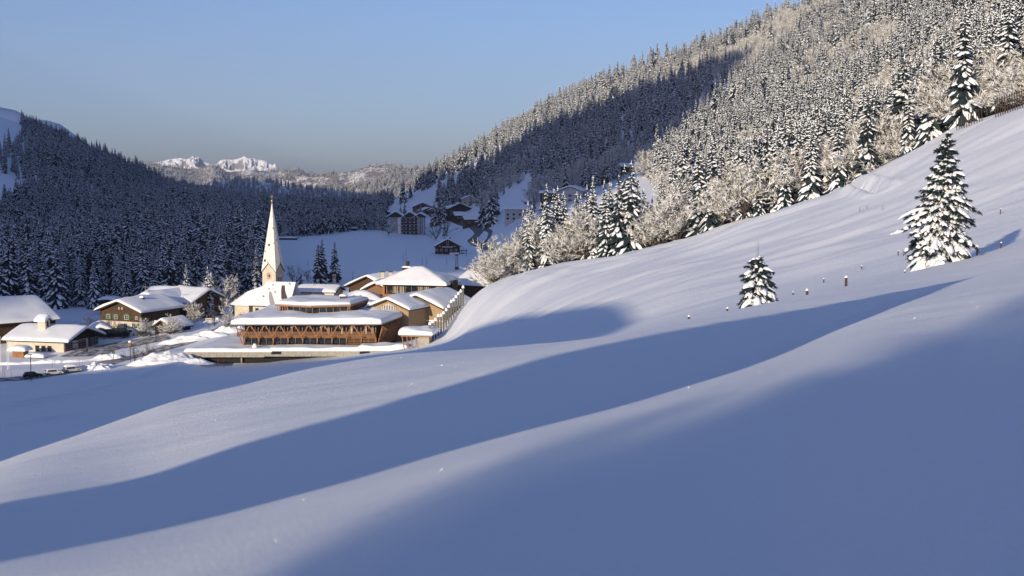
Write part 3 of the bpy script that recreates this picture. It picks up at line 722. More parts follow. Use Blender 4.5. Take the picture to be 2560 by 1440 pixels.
for d_ in (-46, -51, -57, -63, -69, -75, -82, -89, -96, -104):  # unseen trees added to let only part of the sun reach the near snow
    for q in range(5):
        s_ = (-2.9 + 2.3) + q*3.6 + (rt.uniform(-.5, .5) if q else rt.uniform(-.15, .15)); x_, y_ = from_sd(s_ + (.0 if d_ > -70 else -.4), d_ + rt.uniform(-2, 2)); h_ = rt.uniform(13, 15.5)
        o_ = place_tree('bare%d' % rt.randrange(5), (x_, y_, rear_z(x_, y_)-.3), h_, 'leafless tree added behind the viewpoint to shade the near snow', 'added shade trees behind the viewpoint', rz=rt.uniform(0, 6.28), wide=.62 if q else .30)

# ---------------- timber hotel with glazed gallery ----------------
ZF = -44.0
def X_(px, Y): return (px - 1280)/FPX*Y
H = empty('hotel', (-70.4, 334.4, ZF)); tag(H, 'large flat roofed timber hotel with zigzag struts, glass front and thick snow on its roof', 'hotel')
def Lc(x, y, z=0): return Vector((x+70.4, y-334.4, z))     # world x,y (z above floor) to local
Wd = 34.6; NB = 9; bw = Wd/NB
# core
MB().prism([Lc(-70.2,336.0,-.6), Lc(-35.9,336.0,-.6), Lc(-31.5,352.5,-.6), Lc(-68,366,-.6)], (0,0,7.0)).build('wall', M['old_wood'], H)
MB().prism([(-.3,-.1,2.62), (Wd,-.1,2.62), (Wd,1.6,2.62), (-.3,1.6,2.62)], (0,0,.62)).build('fascia', M['light_wood'], H)
# roof slab
RC = [Lc(-73.2,330.6,6.45), Lc(-34.0,331.4,6.45), Lc(-29.3,354.2,6.45), Lc(-69.2,371,6.45)]
MB().prism(RC, (0,0,.3)).build('roof', M['grey_metal'], H)
up = Vector((0,0,.3)); snow_sheet(H, [c+up for c in RC], 1.8, None, (40, 30), 9, .2)
MB().beam(Lc(-71.9,332.0,6.3), Lc(-35.2,332.6,6.3), .25, .3).build('eaves_beam', M['light_wood'], H)
MB().beam(Lc(-35.0,332.6,6.3), Lc(-30.4,353.4,6.3), .25, .3).build('eaves_beam', M['light_wood'], H)
post = MB().box(-.17,.17,-.17,.17,0,2.62).mesh('post', M['light_wood'])
thin = MB().box(-.06,.06,-.06,.06,0,2.6).mesh('mullion', M['light_wood'])
gl = MB().box(0,bw/2-.1,0,.06,0,2.5).mesh('pane', M['glass']); gu = MB().box(0,bw/2-.1,0,.06,0,3.0).mesh('pane', M['glass'])
strL = MB().beam((0,0,0), (bw*.5,0,3.05), .24, .24).mesh('strut', M['light_wood']); strR = MB().beam((0,0,0), (-bw*.5,0,3.05), .24, .24).mesh('strut', M['light_wood'])
slat = MB().box(-.35,bw-.35,-.03,.03,0,.13).mesh('slat', M['light_wood'])
raf = MB().box(-.12,.12,-2.2,.2,0,.22).mesh('joist', M['light_wood'])
cur = MB().box(0,.5,0,.03,0,2.3).mesh('curtain', M['curtain'])
rdh = random.Random(5)
for i in range(NB+1):
    x = i*bw; put(post, 'post', H, (x,-.25,0)); put(raf, 'joist', H, (x,0,3.1))
    MB().beam((x,-1.6,3.2),(x,-.2,.2),.12,.18).build('brace', M['light_wood'], H)
    put(MB().box(-.1,.1,-.1,.1,0,2.2).mesh('stud', M['light_wood']), 'stud', H, (x+.1,-1.2,3.3))
    if i < NB:
        for j in range(2):
            put(gl, 'pane', H, (x+.2+j*(bw/2-.05), .1, .05)); put(gu, 'pane', H, (x+.05+j*bw/2, .15, 3.3))
            if rdh.random() < .5: put(cur, 'curtain', H, (x+.3+j*bw/2+rdh.random()*.8, .06, 3.6))
        put(thin, 'mullion', H, (x+bw/2,-.05,.02))
        for q in (.25,.5,.75): put(thin, 'mullion', H, (x+bw*q,-.02,3.6), sc=(1,1,1.02))
        put(strL, 'strut', H, (x,-1.75,3.28)); put(strR, 'strut', H, (x+bw,-1.75,3.28))
        for k in range(5): put(slat, 'slat', H, (x+.2,-1.95,3.25+k*.27))
        if i >= 7:
            for k in range(6): put(slat, 'slat', H, (x+.2,-.5,.35+k*.42))
# right, outward leaning side gallery
A0 = Lc(-35.8,334.4); B0 = Lc(-31.6,353.0)
for k in range(13):
    t = k/12; p = A0.lerp(B0, t); q = p + Vector((1.9,-.3,6.3)); MB().beam(p+Vector((.2,0,0)), q, .2, .26).build('column', M['light_wood'], H)
    if k < 12:
        p2 = A0.lerp(B0, t+1/12); MB().beam(p+Vector((1.0,0,3.2)), p2+Vector((1.9,0,6.2)), .14, .16).build('strut', M['light_wood'], H)
for k in range(13):
    z = .5 + k*.32; o = 1.9*z/6.3 + .35; MB().beam(A0+Vector((o,-.6,z)), B0+Vector((o,.4,z)), .07, .13).build('rail', M['light_wood'], H)
for k in range(4):       # left side leaning posts
    t = k/6; p = Lc(-70.6,334.4).lerp(Lc(-68.6,352), t); MB().beam(p, p+Vector((-2.0,-.6+k*.1,6.3)), .22, .28).build('column', M['light_wood'], H)
for k in range(5):
    z = 3.2 + k*.25; MB().beam((-1.6,-2.0,z), (.2,-1.95,z), .06, .12).build('rail', M['light_wood'], H)
    MB().beam((-1.6,-2.0,z), (-.8,6,z), .06, .12).build('rail', M['light_wood'], H)
# pavilion on the roof
PV = [Lc(-64.3,346,0), Lc(-53.7,341,0), Lc(-43.6,344.2,0), Lc(-40.5,360,0), Lc(-61.5,364,0)]
inn = [c*.0 + Vector((c.x, c.y, 6.9)) for c in PV]; cen = sum(inn, Vector())/5
core = [cen + (c-cen)*.88 for c in inn]; MB().prism(core, (0,0,3.3)).build('pavilion_wall', M['old_wood'], H)
up = Vector((0,0,3.35)); MB().prism([c+up for c in inn], (0,0,.32)).build('pavilion_roof', M['grey_metal'], H)
for a, b in ((0,1),(1,2),(2,3)):
    MB().beam(inn[a]+up+Vector((0,.1,-.15)), inn[b]+up+Vector((0,.1,-.15)), .25, .34).build('eaves_beam', M['light_wood'], H)
def bridge(a, b, f0, f1, name, m, th=.06, z0=.6, z1=3.1):
    p = core[a].lerp(core[b], f0); q = core[a].lerp(core[b], f1); n = Vector((q.y-p.y, p.x-q.x, 0)).normalized()*.1
    MB().prism([p+n+Vector((0,0,z0)), q+n+Vector((0,0,z0)), q+n+Vector((0,0,z1)), p+n+Vector((0,0,z1))], n*.6).build(name, M[m], H)
for a, b, n in ((0,1,5),(1,2,5)):
    for k in range(n):
        bridge(a, b, (k+.06)/n, (k+.94)/n, 'pane', 'glass'); p = core[a].lerp(core[b], k/n); put(thin, 'mullion', H, tuple(p+Vector((0,-.12,.6))), sc=(1.4,1.4,1.05))
for k in range(5): p = inn[0]+Vector((.4+k*.75,-.0-k*.35,0)); MB().beam(p+Vector((.5,.4,.3)), p+Vector((0,.2,3.3)), .2, .2).build('column', M['light_wood'], H)
for k in range(12):
    p = inn[2].lerp(inn[3], k/11); q = core[2].lerp(core[3], k/11); MB().beam(q+Vector((.1,0,.0)), p+Vector((-.15,.1,3.3)), .2, .3).build('column', M['light_wood'], H)
for a_, b_ in ((Vector((-3.4,.4,3.2)), Vector((-1.6,.2,.3))), (Vector((-.6,.1,3.2)), Vector((-1.3,.3,.3)))):
    MB().beam(inn[2]+a_, inn[2]+b_, .26, .26).build('strut', M['light_wood'], H)
up = Vector((0,0,3.67))
# snow of the pavilion roof, following its bent front
def pav_snow():
    a = edge_t(34); b = edge_t(24); Xs = np.zeros((34,24)); Ys = Xs.copy(); Zs = Xs.copy()
    for i, t in enumerate(a):
        s_ = (t+1)/2; f = inn[0].lerp(inn[1], s_/.5) if s_ < .5 else inn[1].lerp(inn[2], (s_-.5)/.5); bk = inn[4].lerp(inn[3], s_)
        for j, w_ in enumerate(b):
            p = f.lerp(bk, (w_+1)/2); E = (1-abs(t)**8)**.25*(1-abs(w_)**8)**.25
            Xs[i,j], Ys[i,j] = p.x, p.y; Zs[i,j] = p.z+3.67+E*(1.05+.5*float(fbm(p.x/6, p.y/5, 8, 3)) - .35*math.exp(-((t-.1)**2+(w_+.2)**2)*4))
    link('roof_snow', grid_mesh('roof_snow', Xs, Ys, Zs, M['snow']), H)
pav_snow()
m = MB().box(-.9,.9,-.9,.9,0,.9); put(m.mesh('roof_vent', M['dark_metal']), 'roof_vent', H, tuple(Lc(-46.5,352,11.2)))
m = MB(); m.ball((0,0,0), 1.3, 10, 5, (1,1,.5), top=True); put(m.mesh('vent_snow', M['snow'], True), 'vent_snow', H, tuple(Lc(-46.5,352,12.1)))
MB().tube(Lc(-55,352,11), Lc(-55,352,13.4), .05, .03).build('lightning_rod', M['grey_metal'], H)

# ---------------- terrace wall ----------------
TR = empty('terrace_wall', (-84.2, 327, ZF)); tag(TR, 'long grey concrete terrace wall capped with thick snow in front of the timber hotel', 'wall')
pn = 14; L_ = 57.0/pn
for k in range(pn):
    z1 = -.05 if k < 5 else .2
    MB().box(.02, L_-.02, 0, .4, -1.5 + (.2 if k >= 5 else 0), z1).build('panel', M['concrete'], TR).location = (k*L_, 0, 0)
MB().box(0, 57, .42, 3.0, -1.35, -.5).build('slab', M['concrete'], TR)
for x in (22.2, 45.0):
    MB().box(x, x+2.6, -.06, .0, -.72, .02).build('opening', M['black'], TR); MB().box(x-.15,x+2.75,-.12,-.02,-.87,-.74).build('sill', M['concrete'], TR)  # black plates painted for the dark inside the recesses
MB().box(3.5, 57, 2.5, 2.9, -3.2, -1.3).build('undercroft_shade', M['black'], TR)  # black sheet standing in for the shade under the terrace
for k in range(2): MB().box(14+k*22, 14.3+k*22, 1.6, 1.9, -3.2, -1.3).build('pillar', M['concrete'], TR)
snow_sheet(TR, [(-.3,-.25,-.05),(22.5,-.25,-.05),(22.5,7.2,-.05),(6.5,34,.3)], .75, None, (30, 20), 12, .25, 'snow_cap')
snow_sheet(TR, [(21.8,-.25,.2),(46,-.25,.2),(46,6.3,.2),(21.8,6.3,.2)], .85, None, (34, 12), 12, .25, 'snow_cap')
snow_sheet(TR, [(44.6,-.3,.3),(57.3,-.3,.3),(57.3,7,.3),(44.6,7,.3)], 1.15, None, (26, 12), 12, .25, 'snow_cap')
m = MB(); m.ball((17.5,2.5,.5), .75, 9, 6, (1,1,1.7), .06, True); m.build('snow_hump', M['snow'], TR, True)

# ---------------- carport pavilion and pergola ----------------
c0 = P(1038, 870, 320); c0.z = float(ground(c0.x, c0.y)) - .2
CP = empty('carport', tuple(c0), R(-8)); tag(CP, 'small timber carport with a thick pillow of snow beside the row of concrete posts', 'carport')
for x in (-3.2,-2.0,-.9,.3): MB().beam((x+.5,0,-1),(x-.1,-.5,3.3),.2,.24).build('post', M['light_wood'], CP)
MB().box(.9,3.6,-.2,4,-1,3.0).build('wall', M['concrete'], CP); MB().box(-3.6,4.4,-.8,-.6,3.0,3.35).build('beam', M['light_wood'], CP)
MB().box(-4,4.6,-1.1,5.5,3.35,3.6).build('roof', M['grey_metal'], CP); snow_sheet(CP, [(-4.1,-1.2,3.6),(4.7,-1.2,3.6),(4.7,7.5,3.6),(-4.1,7.5,3.6)], 1.5, None, (22,20), 5, .2)
M['post_grey'] = mat('post_grey', (.12,.12,.12), .8); pg0 = P(1075, 852, 322); pg1 = P(1158, 800, 362)
PG = empty('pergola', (pg0.x, pg0.y, 0)); tag(PG, 'receding row of concrete posts with pointed snow caps and thin wires beside the slope', 'pergola')
n_ = 14
for k in range(n_):
    t = k/(n_-1); x = (pg1.x-pg0.x)*t; y = (pg1.y-pg0.y)*t; zt = float(ground(pg0.x+x, pg0.y+y)); top = zt + 4.6 + .5*(k % 5 == 3)
    pm = MB().box(x-.22,x+.22,y-.3,y+.3,zt-1.5,top).build('post', M['post_grey'], PG)
    s_ = MB(); s_.ball((x,y,top-.05), .42, 8, 5, (1,1,2.0), .05, True); s_.build('snow_cap', M['snow'], PG, True)
    if k < n_-1:
        t2 = (k+1)/(n_-1); x2 = (pg1.x-pg0.x)*t2; y2 = (pg1.y-pg0.y)*t2; z2 = float(ground(pg0.x+x2, pg0.y+y2))
        for q in range(6): MB().beam((x,y,zt+1.4+q*.55),(x2,y2,z2+1.4+q*.55),.04,.05).build('wire', M['grey_metal'], PG)

# ---------------- shingled chalets, rear block and neighbours ----------------
def loc(px, Y, z): p = P(px, 700, Y); p.z = z; x, y = topx(p.x, p.y, z); p.x += (px-x)*Y/FPX; return p
C1 = house('chalet', 'pale shingled chalet with a vertical slatted gable window behind the timber hotel', 'chalet', loc(972, 352, -43.6), R(-24), 12.5, 17, 8.2, .40, .9, 1.1, 'shingle', snow=1.0, down=2)
for k in range(9):
    x = -2.1 + k*.52; hgt = 3.1 - abs(k-4)*.2; MB().box(x,x+.2,-.12,-.0,6.6,6.6+hgt).build('slat', M['white_paint'], C1)
MB().box(-2.2,2.45,-.02,.05,6.5,9.0).build('pane', M['glass'], C1)
C2 = house('chalet', 'brown shingled chalet with the highest of the two stepped roofs', 'chalet', loc(1048, 360, -42.5), R(-24), 15, 17, 6.9, .42, 1.2, 2.0, 'shingle', snow=1.0, down=3)
MB().box(7.45,7.6,0,17,2.9,3.2).build('ledge', M['snow'], C2); MB().box(-7.5,7.5,-.12,-.0,2.9,3.2).build('ledge', M['snow'], C2)
for z in (1.0, 4.2): window(C2, (-1.5,-.03,z), 1.4, 1.2, 0, (1,0), 'dark_wood')
# rear block with hipped roof
RB = empty('hotel_wing', tuple(loc(1032, 398, -43.0)), R(-13)); tag(RB, 'shingled hotel wing with a hipped snowy roof and a band of balcony windows', 'hotel')
MB().box(-9.8,9.8,0,14,-3,7.0).build('wall', M['shingle_red'], RB)
MB().box(-9.8,9.8,.9,14,7.0,10.3).build('upper_wall', M['shingle_red'], RB)
MB().box(-9.85,9.85,-.15,.1,6.8,7.35).build('parapet', M['light_wood'], RB)
MB().box(7.6,9.8,-.02,.9,7.3,10.3).build('corner_wall', M['shingle'], RB); MB().box(-9.8,-9.2,-.02,.9,7.3,10.3).build('corner_wall', M['light_wood'], RB)
for k in range(8):
    x = -8.6 + k*2.02; MB().box(x,x+1.85,.8,.88,7.4,10.0).build('pane', M['glass'], RB)
    MB().box(x-.1,x+.02,.6,.8,7.35,10.2).build('mullion', M['light_wood'], RB)
    if k in (1,2,5,6): 
        for q in range(3): MB().box(x+.2+q*.5,x+.42+q*.5,.72,.79,7.6,9.9).build('curtain', M['curtain'], RB)
for k in range(3): MB().box(2.5+k*2.0,4.2+k*2.0,-.08,-.02,1.2,4.6).build('pane', M['glass'], RB)
for k in range(6): window(RB, (9.84,1.6+k*2.1,4.6), 1.2, 1.4, R(90), (0,0), 'dark_wood')
MB().box(9.85,10.05,0,14,7.0,7.3).build('ledge', M['snow'], RB)
e = 1.6
MB().box(-9.8-e,9.8+e,-e,14+e,10.3,10.55).build('roof', M['roofdark'], RB)
def hipz(a, b, W2=11.4, L2=8.6, k=.34, H=4.3): return np.minimum(H, np.minimum((1-np.abs(a))*W2*k*1.25, (1-np.abs(b))*L2*k*1.7))
snow_sheet(RB, [(-9.9-e,-e-.1,10.55),(9.9+e,-e-.1,10.55),(9.9+e,14.1+e,10.55),(-9.9-e,14.1+e,10.55)], .95, hipz, (40,34), 10, .22)
m = MB(); m.box(10.5,12.2,3,9,-2,11.5).build('stair_tower', M['old_wood'], RB)
CB = empty('chimney_block', tuple(loc(1017, 432, -32))); tag(CB, 'dark chimney block with a round cowl rising behind the hipped roof', 'chimney')
MB().box(-1.5,1.5,-1,1,-4,2.6).build('stack', M['old_wood'], CB); snow_sheet(CB, [(-1.6,-1.1,2.6),(1.6,-1.1,2.6),(1.6,1.1,2.6),(-1.6,1.1,2.6)], .5, None, (10,10), 4, .1, 'snow_cap')
MB().tube((.3,0,2.6),(.3,0,4.6),.55,.7,8).build('cowl', M['dark_metal'], CB); MB().tube((-.2,0,4),(-.2,0,9.5),.05,.03,4).build('aerial', M['dark_metal'], CB)
for px_, lab in ((1052,'squat cream chimney with a dark cap on the far roof'), (957,'small snow capped chimney on the left rear roof'), (977,'thin chimney pot behind the left rear roof')):
    c = empty('chimney', tuple(loc(px_, 436, -33.6))); tag(c, lab, 'chimney'); MB().box(-.6,.6,-.5,.5,-3,2.2).build('stack', M['plaster'], c); MB().box(-.7,.7,-.6,.6,2.2,2.6).build('cap', M['dark_metal'], c)
D1 = house('farmhouse', 'large low farmhouse with a long snowy gable left of the chimney block', 'farmhouse', loc(925, 440, -43.5), R(-42), 22, 26, 6.4, .36, 1.2, 1.6, 'dark_wood', snow=1.0)
D2 = house('annex', 'small reddish gabled annex in front of the low farmhouse', 'annex', loc(940, 418, -43.3), R(-8), 8.5, 12, 7.4, .5, .8, 1.0, 'shingle_red', snow=.9)
MB().beam((-1.6,-.15,8.2),(0,-.15,9.5),.18,.2).build('truss', M['light_wood'], D2); MB().beam((1.6,-.15,8.2),(0,-.15,9.5),.18,.2).build('truss', M['light_wood'], D2)
D3 = empty('outbuilding', tuple(loc(895, 402, -43))); tag(D3, 'outbuilding wholly buried under a rounded tent shaped snow roof', 'building')
MB().box(-7,7,0,11,-2,3.6).build('wall', M['plaster'], D3)
snow_sheet(D3, [(-8,-1,3.4),(9.5,-1,3.4),(9.5,12,3.4),(-8,12,3.4)], 1.0, lambda a, b: hipz(a, b, 8.5, 6.5, .42, 3.6), (30,24), 8, .3)
D4 = empty('annex', tuple(loc(858, 383, -43.3))); tag(D4, 'flat roofed annex under a long bolster of snow behind the roof pavilion', 'annex')
MB().box(-9,9,0,7,-2,5.8).build('wall', M['plaster'], D4); snow_sheet(D4, [(-9.5,-.5,5.8),(9.7,-.5,5.8),(9.7,8,5.8),(-9.5,8,5.8)], 1.3, None, (30,14), 6, .2)
for k, x in enumerate((-1.5, 2.6, 4.6)): 
    v = MB(); v.tube((x,1.5,6),(x,1.5,8.2),.3,.3,8).tube((x,1.5,8.2),(x+.8,1.5,8.6),.3,.3,8); v.build('vent_pipe', M['grey_metal'], D4)
E1 = house('farmhouse', 'low farmhouse with a broad snowy roof at the edge of the frosted trees', 'farmhouse', loc(1190, 425, -39.4), R(-33), 15, 16, 4.6, .42, 1.2, 1.4, 'dark_wood', snow=1.0, axis='x')
put(MB().box(-.5,.5,-.4,.4,0,1.8).mesh('chimney', M['dark_wood']), 'chimney', E1, (1.5,3.2,6.6))

# ---------------- church ----------------
cb = loc(643, 424, -46.3)
CH = empty('church', tuple(cb), R(-14)); tag(CH, 'cream village church with a tall pale spire, red clock and snowy nave roof', 'church')
nv = MB(); nv.box(-1.5,11,0,11,-3,4.9); nv.build('nave_wall', M['plaster'], CH)
ap = [(-3.5+.0,1,0),(-3.5,10,0)]; pts = [(-3.5,1.2,-3),(-7.5,1.6,-3),(-10.2,4.2,-3),(-10.2,7.2,-3),(-7.5,9.8,-3),(-3.5,9.8,-3)]
MB().prism(pts, (0,0,7.6)).build('apse_wall', M['plaster'], CH)
M['slate'] = mat('slate', (.3,.3,.33), .8)
M['church_roof'] = mat('church_roof', (.8,.8,.8), .8, .1, fn=f_vary((.74,.76,.82), (.12,.11,.11), .9, .64, .66, .3))
def cone_roof(base, apex, ov, nm, m, snowt=.0):
    q = MB(); q.sm = False; c = Vector(apex); B = [Vector(b) for b in base]
    q.add(B+[c], [(i, (i+1) % len(B), len(B)) for i in range(len(B))]); return q.build(nm, M[m], CH, False)
nr = MB(); r0, r1 = Vector((1.2,5.5,12.3)), Vector((11.6,5.5,12.3)); a0, a1, a2, a3 = [Vector(v) for v in ((-2.6,-.8,4.7),(12,-.8,4.7),(12,11.8,4.7),(-2.6,11.8,4.7))]
nr.add([a0,a1,a2,a3,r0,r1], [(0,1,5,4),(2,3,4,5),(3,0,4)]); nr.build('nave_roof', M['church_roof'], CH, False)
MB().box(-2.5,11.9,-.75,11.7,4.45,4.7).build('eaves', M['old_wood'], CH)
pn_ = Vector((0,-.77,.64)); Q_ = lambda x, f: Vector((x, -.8+6.3*f, 4.7+7.6*f)) + Vector((0,-.05,.05))
bp_ = MB(); bp_.add([Q_(7.0,.82), Q_(8.0,.86), Q_(8.9,.6), Q_(10.6,.3), Q_(11.4,.08), Q_(9.6,.1), Q_(8.2,.34), Q_(7.4,.6)], [(0,7,6,5,4,3,2,1)[::-1]]); bp_.build('bare_patch', M['roofdark'], CH)
bp_ = MB(); bp_.add([Q_(3.2,.6), Q_(4.0,.56), Q_(6.4,.12), Q_(6.0,.02), Q_(5.0,.04), Q_(3.6,.36)], [(0,5,4,3,2,1)[::-1]]); bp_.build('thin_patch', M['slate'], CH)
q = [Vector((x*1.0, y, z)) for x, y, z in ((-3.0,-.2,4.5),(-8.0,.2,4.5),(-11.6,3.4,4.5),(-11.6,7.6,4.5),(-8.0,10.8,4.5),(-3.0,10.8,4.5))]
ar = MB(); apx = Vector((-6.0,5.4,8.8)); ap2 = Vector((1.5,5.5,11.4)); ar.add(q+[apx, ap2], [(0,1,6,7)[::-1],(1,2,6)[::-1],(2,3,6)[::-1],(3,4,6)[::-1],(4,5,7,6)[::-1]]); ar.build('apse_roof', M['snow'], CH, False)
for x in (0,4,8): window(CH, (x,-.03,1.2), 1.2, 2.6, 0, (1,3), 'dark_wood')
# tower
tb = loc(674, 436, -46.0); TW = empty('tower', (0,0,0)); 
TW.parent = CH; inv = CH.matrix_basis.copy(); bpy.context.view_layer.update(); TW.matrix_world = Matrix.Translation(tb) @ Matrix.Rotation(R(-25), 4, 'Z')
hw_, hd = 2.75, 2.4; ze, zp, za = 14.8, 17.6, 38.6
bd = MB().box(-hw_,hw_,0,2*hd,-3,ze)
bd.prism([(-hw_,0,ze),(hw_,0,ze),(0,0,zp)], (0,2*hd,0)); bd.prism([(-hw_+.01,0,ze),(-hw_+.01,2*hd,ze),(-hw_+.01,hd,zp)], (2*hw_-.02,0,0)); bd.build('tower_wall', M['plaster'], TW, False)
o_ = .28; cs = [Vector((sx*(hw_+o_), hd+sy*(hd+o_), ze-.25)) for sx, sy in ((-1,-1),(1,-1),(1,1),(-1,1))]
pk = [Vector((0,-o_,zp+.15)), Vector((hw_+o_,hd,zp+.15)), Vector((0,2*hd+o_,zp+.15)), Vector((-hw_-o_,hd,zp+.15))]; ax_ = Vector((0,hd,za))
s_ = MB(); fs = []
for i in range(4): fs += [(i, 4+i, 8), (4+i, (i+1) % 4, 8)]
s_.add(cs+pk+[ax_], [f[::-1] for f in fs]); s_.build('spire', M['spire'], TW, False)
for i in range(4):
    MB().beam(cs[i], pk[i], .12, .16).build('bargeboard', M['old_wood'], TW); MB().beam(pk[i], cs[(i+1) % 4], .12, .16).build('bargeboard', M['old_wood'], TW)
m = MB(); m.ball((0,hd,za+.3), .42, 10, 8); m.build('spire_ball', M['gold'], TW, True)
m = MB(); m.box(-.05,.05,hd-.05,hd+.05,za+.6,za+2.6).box(-.55,.55,hd-.05,hd+.05,za+1.7,za+1.82); m.build('cross', M['grey_metal'], TW)
ck = MB(); ck.tube((0,-.06,13.4),(0,.02,13.4),.62,.62,20); ck.build('clock_face', M['clock'], TW)
hm = MB()
for k in range(12):
    a = k*math.pi/6; c = Vector((math.sin(a)*.98, -.08, 13.4+math.cos(a)*.98)); d = Vector((math.sin(a), 0, math.cos(a)))*.16; hm.beam(c-d, c+d, .2, .06)
hm.build('clock_numerals', M['black'], TW)
MB().beam((0,-.12,13.4),(-.35,-.12,12.8),.12,.05).build('clock_hand', M['white_paint'], TW); MB().beam((0,-.12,13.4),(.15,-.12,14.0),.09,.05).build('clock_hand', M['white_paint'], TW)
for y in (hd-1.0, hd+.35):
    lv = MB().box(hw_-.02,hw_+.04,y,y+.65,8.0,12.8).build('louvre_opening', M['black'], TW)
    lm = MB(); 
    for k in range(10): lm.box(hw_+.02,hw_+.12,y,y+.65,8.2+k*.45,8.3+k*.45)
    lm.build('louvre', M['white_paint'], TW)
for z, x in ((23.5,-.1),(18.2,-1.5)):
    t = (z-ze)/(za-ze); y = hd - (hd+o_)*(1-t); MB().box(x-.3,x+.3,y-.35,y+.25,z,z+.8).build('dormer', M['old_wood'], TW)
G1 = empty('parsonage', tuple(loc(722, 455, -46))); tag(G1, 'parsonage with a broad snowy hipped roof right of the church tower', 'house')
MB().box(-6,6,0,10,-2,5.6).build('wall', M['plaster'], G1); snow_sheet(G1, [(-7,-1,5.5),(7,-1,5.5),(7,11,5.5),(-7,11,5.5)], .5, lambda a, b: hipz(a, b, 7, 6, .4, 3.4), (24,20), 8, .2)
put(MB().box(-.6,.6,-.5,.5,0,2.0).mesh('chimney', M['dark_metal']), 'chimney', G1, (1.5,2.2,7.6))
G2 = house('house', 'small house with a brick chimney just above the hotel pavilion roof', 'house', loc(790, 440, -42.5), R(-10), 13, 10, 4.0, .3, .8, .8, 'plaster', snow=.7, axis='x')
put(MB().box(-.5,.5,-.4,.4,0,1.6).mesh('chimney', M['shingle_red']), 'chimney', G2, (-1.5,3.6,4.6))
# ---------------- fire station and left village ----------------
fs = loc(160, 360, -49.6)
FS = empty('fire_station', tuple(fs), R(-15)); tag(FS, 'low white fire station with red garage doors in its gable and a small bell tower', 'fire station')
Lx = 18.5; Wy = 17.0; hw = 3.9; kk = .34; hr = hw + kk*Wy/2
MB().prism([(-Lx,0,-2),(-Lx,Wy,-2),(-Lx,Wy,hw),(-Lx,Wy/2,hr),(-Lx,0,hw)], (Lx,0,0)).build('wall', M['plaster'], FS)
MB().prism([(.03,0,3.7),(.03,Wy,3.7),(.03,Wy,hw),(.03,Wy/2,hr),(.03,0,hw)], (.12,0,0)).build('gable_boarding', M['old_wood'], FS)
MB().box(.02,.12,12.0,Wy,-1,3.7).build('timber_wall', M['dark_wood'], FS)
m = MB(); ee = .9
for y0, y1 in ((-ee, Wy/2), (Wy+ee, Wy/2)):
    za_ = hw - kk*ee; m.prism([(-Lx-1,y0,za_+.03),(-Lx-1,y1,hr+.03),(-Lx-1,y1,hr+.25),(-Lx-1,y0,za_+.25)], (Lx+3.0,0,0))
m.build('roof', M['roofdark'], FS)
snow_sheet(FS, [(-Lx-1.2,-ee-.1,hr+.2),(2.2,-ee-.1,hr+.2),(2.2,Wy+ee+.1,hr+.2),(-Lx-1.2,Wy+ee+.1,hr+.2)], 1.0, lambda a, b: -kk*(np.sqrt((b*(Wy/2+ee))**2+.4)-.63), (40,30), 7, .14)
for y in (.3, 6.9, 13.0):
    d = empty('garage_door', (.06, y, 0)); d.parent = FS
    MB().box(.0,.1,0,3.8,-.6,1.5).build('door_panel', M['red_paint'], d)
    MB().box(.0,.07,.05,3.75,1.5,3.5).build('pane', M['glass'], d)
    f = MB()
    for z in (1.5,2.15,2.8,3.45): f.box(.05,.13,0,3.8,z,z+.09)
    for q in (0,1.22,2.5,3.7): f.box(.05,.13,q,q+.09,1.5,3.5)
    f.build('door_frame', M['grey_metal'], d)
MB().box(.1,.16,4.9,5.8,-.4,1.7).build('door', M['grey_metal'], FS); MB().box(.1,.2,4.3,4.8,1.0,1.5).build('noticeboard', M['black'], FS)
tc = bpy.data.curves.new('lettering', 'FONT'); tc.body = 'Feuerwehr'; tc.size = .62; tc.extrude = .02; tc.align_x = 'CENTER'
to = bpy.data.objects.new('lettering', tc); COL.objects.link(to); bpy.context.view_layer.update()
tm = bpy.data.meshes.new_from_object(to); bpy.data.objects.remove(to); tm.materials.clear(); tm.materials.append(M['black'])
to = link('lettering', tm, FS); to.location = (.16, 5.5, 2.75); to.rotation_euler = (R(90), 0, R(90))
for x in (-8.6,-6.6,-4.6): window(FS, (x,-.03,.9), 1.25, 1.7, 0, (1,0), 'dark_wood')
for px_ in (-9.9,):
    MB().box(px_-1.3,px_+1.3,4.0,6.2,4.5,9.2).build('tower', M['plaster'], FS)
    m = MB()
    for sy in (3.3, 6.9): m.prism([(px_-1.7,sy,9.0),(px_-1.7,5.1,10.1),(px_-1.7,5.1,10.3),(px_-1.7,sy,9.2)], (3.4,0,0))
    m.build('tower_roof', M['old_wood'], FS); MB().prism([(px_-1.3,4,9.2),(px_-1.3,6.2,9.2),(px_-1.3,5.1,9.95)], (2.6,0,0)).build('tower_gable', M['plaster'], FS)
    snow_sheet(FS, [(px_-1.9,3.1,10.1),(px_+1.8,3.1,10.1),(px_+1.8,7.1,10.1),(px_-1.9,7.1,10.1)], 1.1, lambda a, b: -.55*np.abs(b)*1.9, (18,18), 4, .1)
    MB().box(px_+1.31,px_+1.36,4.75,5.45,7.4,8.7).build('belfry_opening', M['black'], FS); 
    bx = MB(); bx.tube((px_+1.31,5.1,8.7),(px_+1.36,5.1,8.7),.35,.35,10); bx.build('belfry_arch', M['black'], FS)
hut = empty('hut', tuple(loc(45, 352, -49.4)), R(-10)); tag(hut, 'small plank hut under a huge cushion of snow at the left end of the station', 'hut')
for k in range(8): MB().box(-1.7,1.7,0,2.6,-.6+k*.35,-.27+k*.35).build('plank', M['light_wood'], hut)
MB().box(-.9,.1,-.05,0,.5,1.6).build('shutter', M['shingle_red'], hut); MB().box(-2.2,2.3,-.6,3.2,2.2,2.35).build('roof', M['old_wood'], hut)
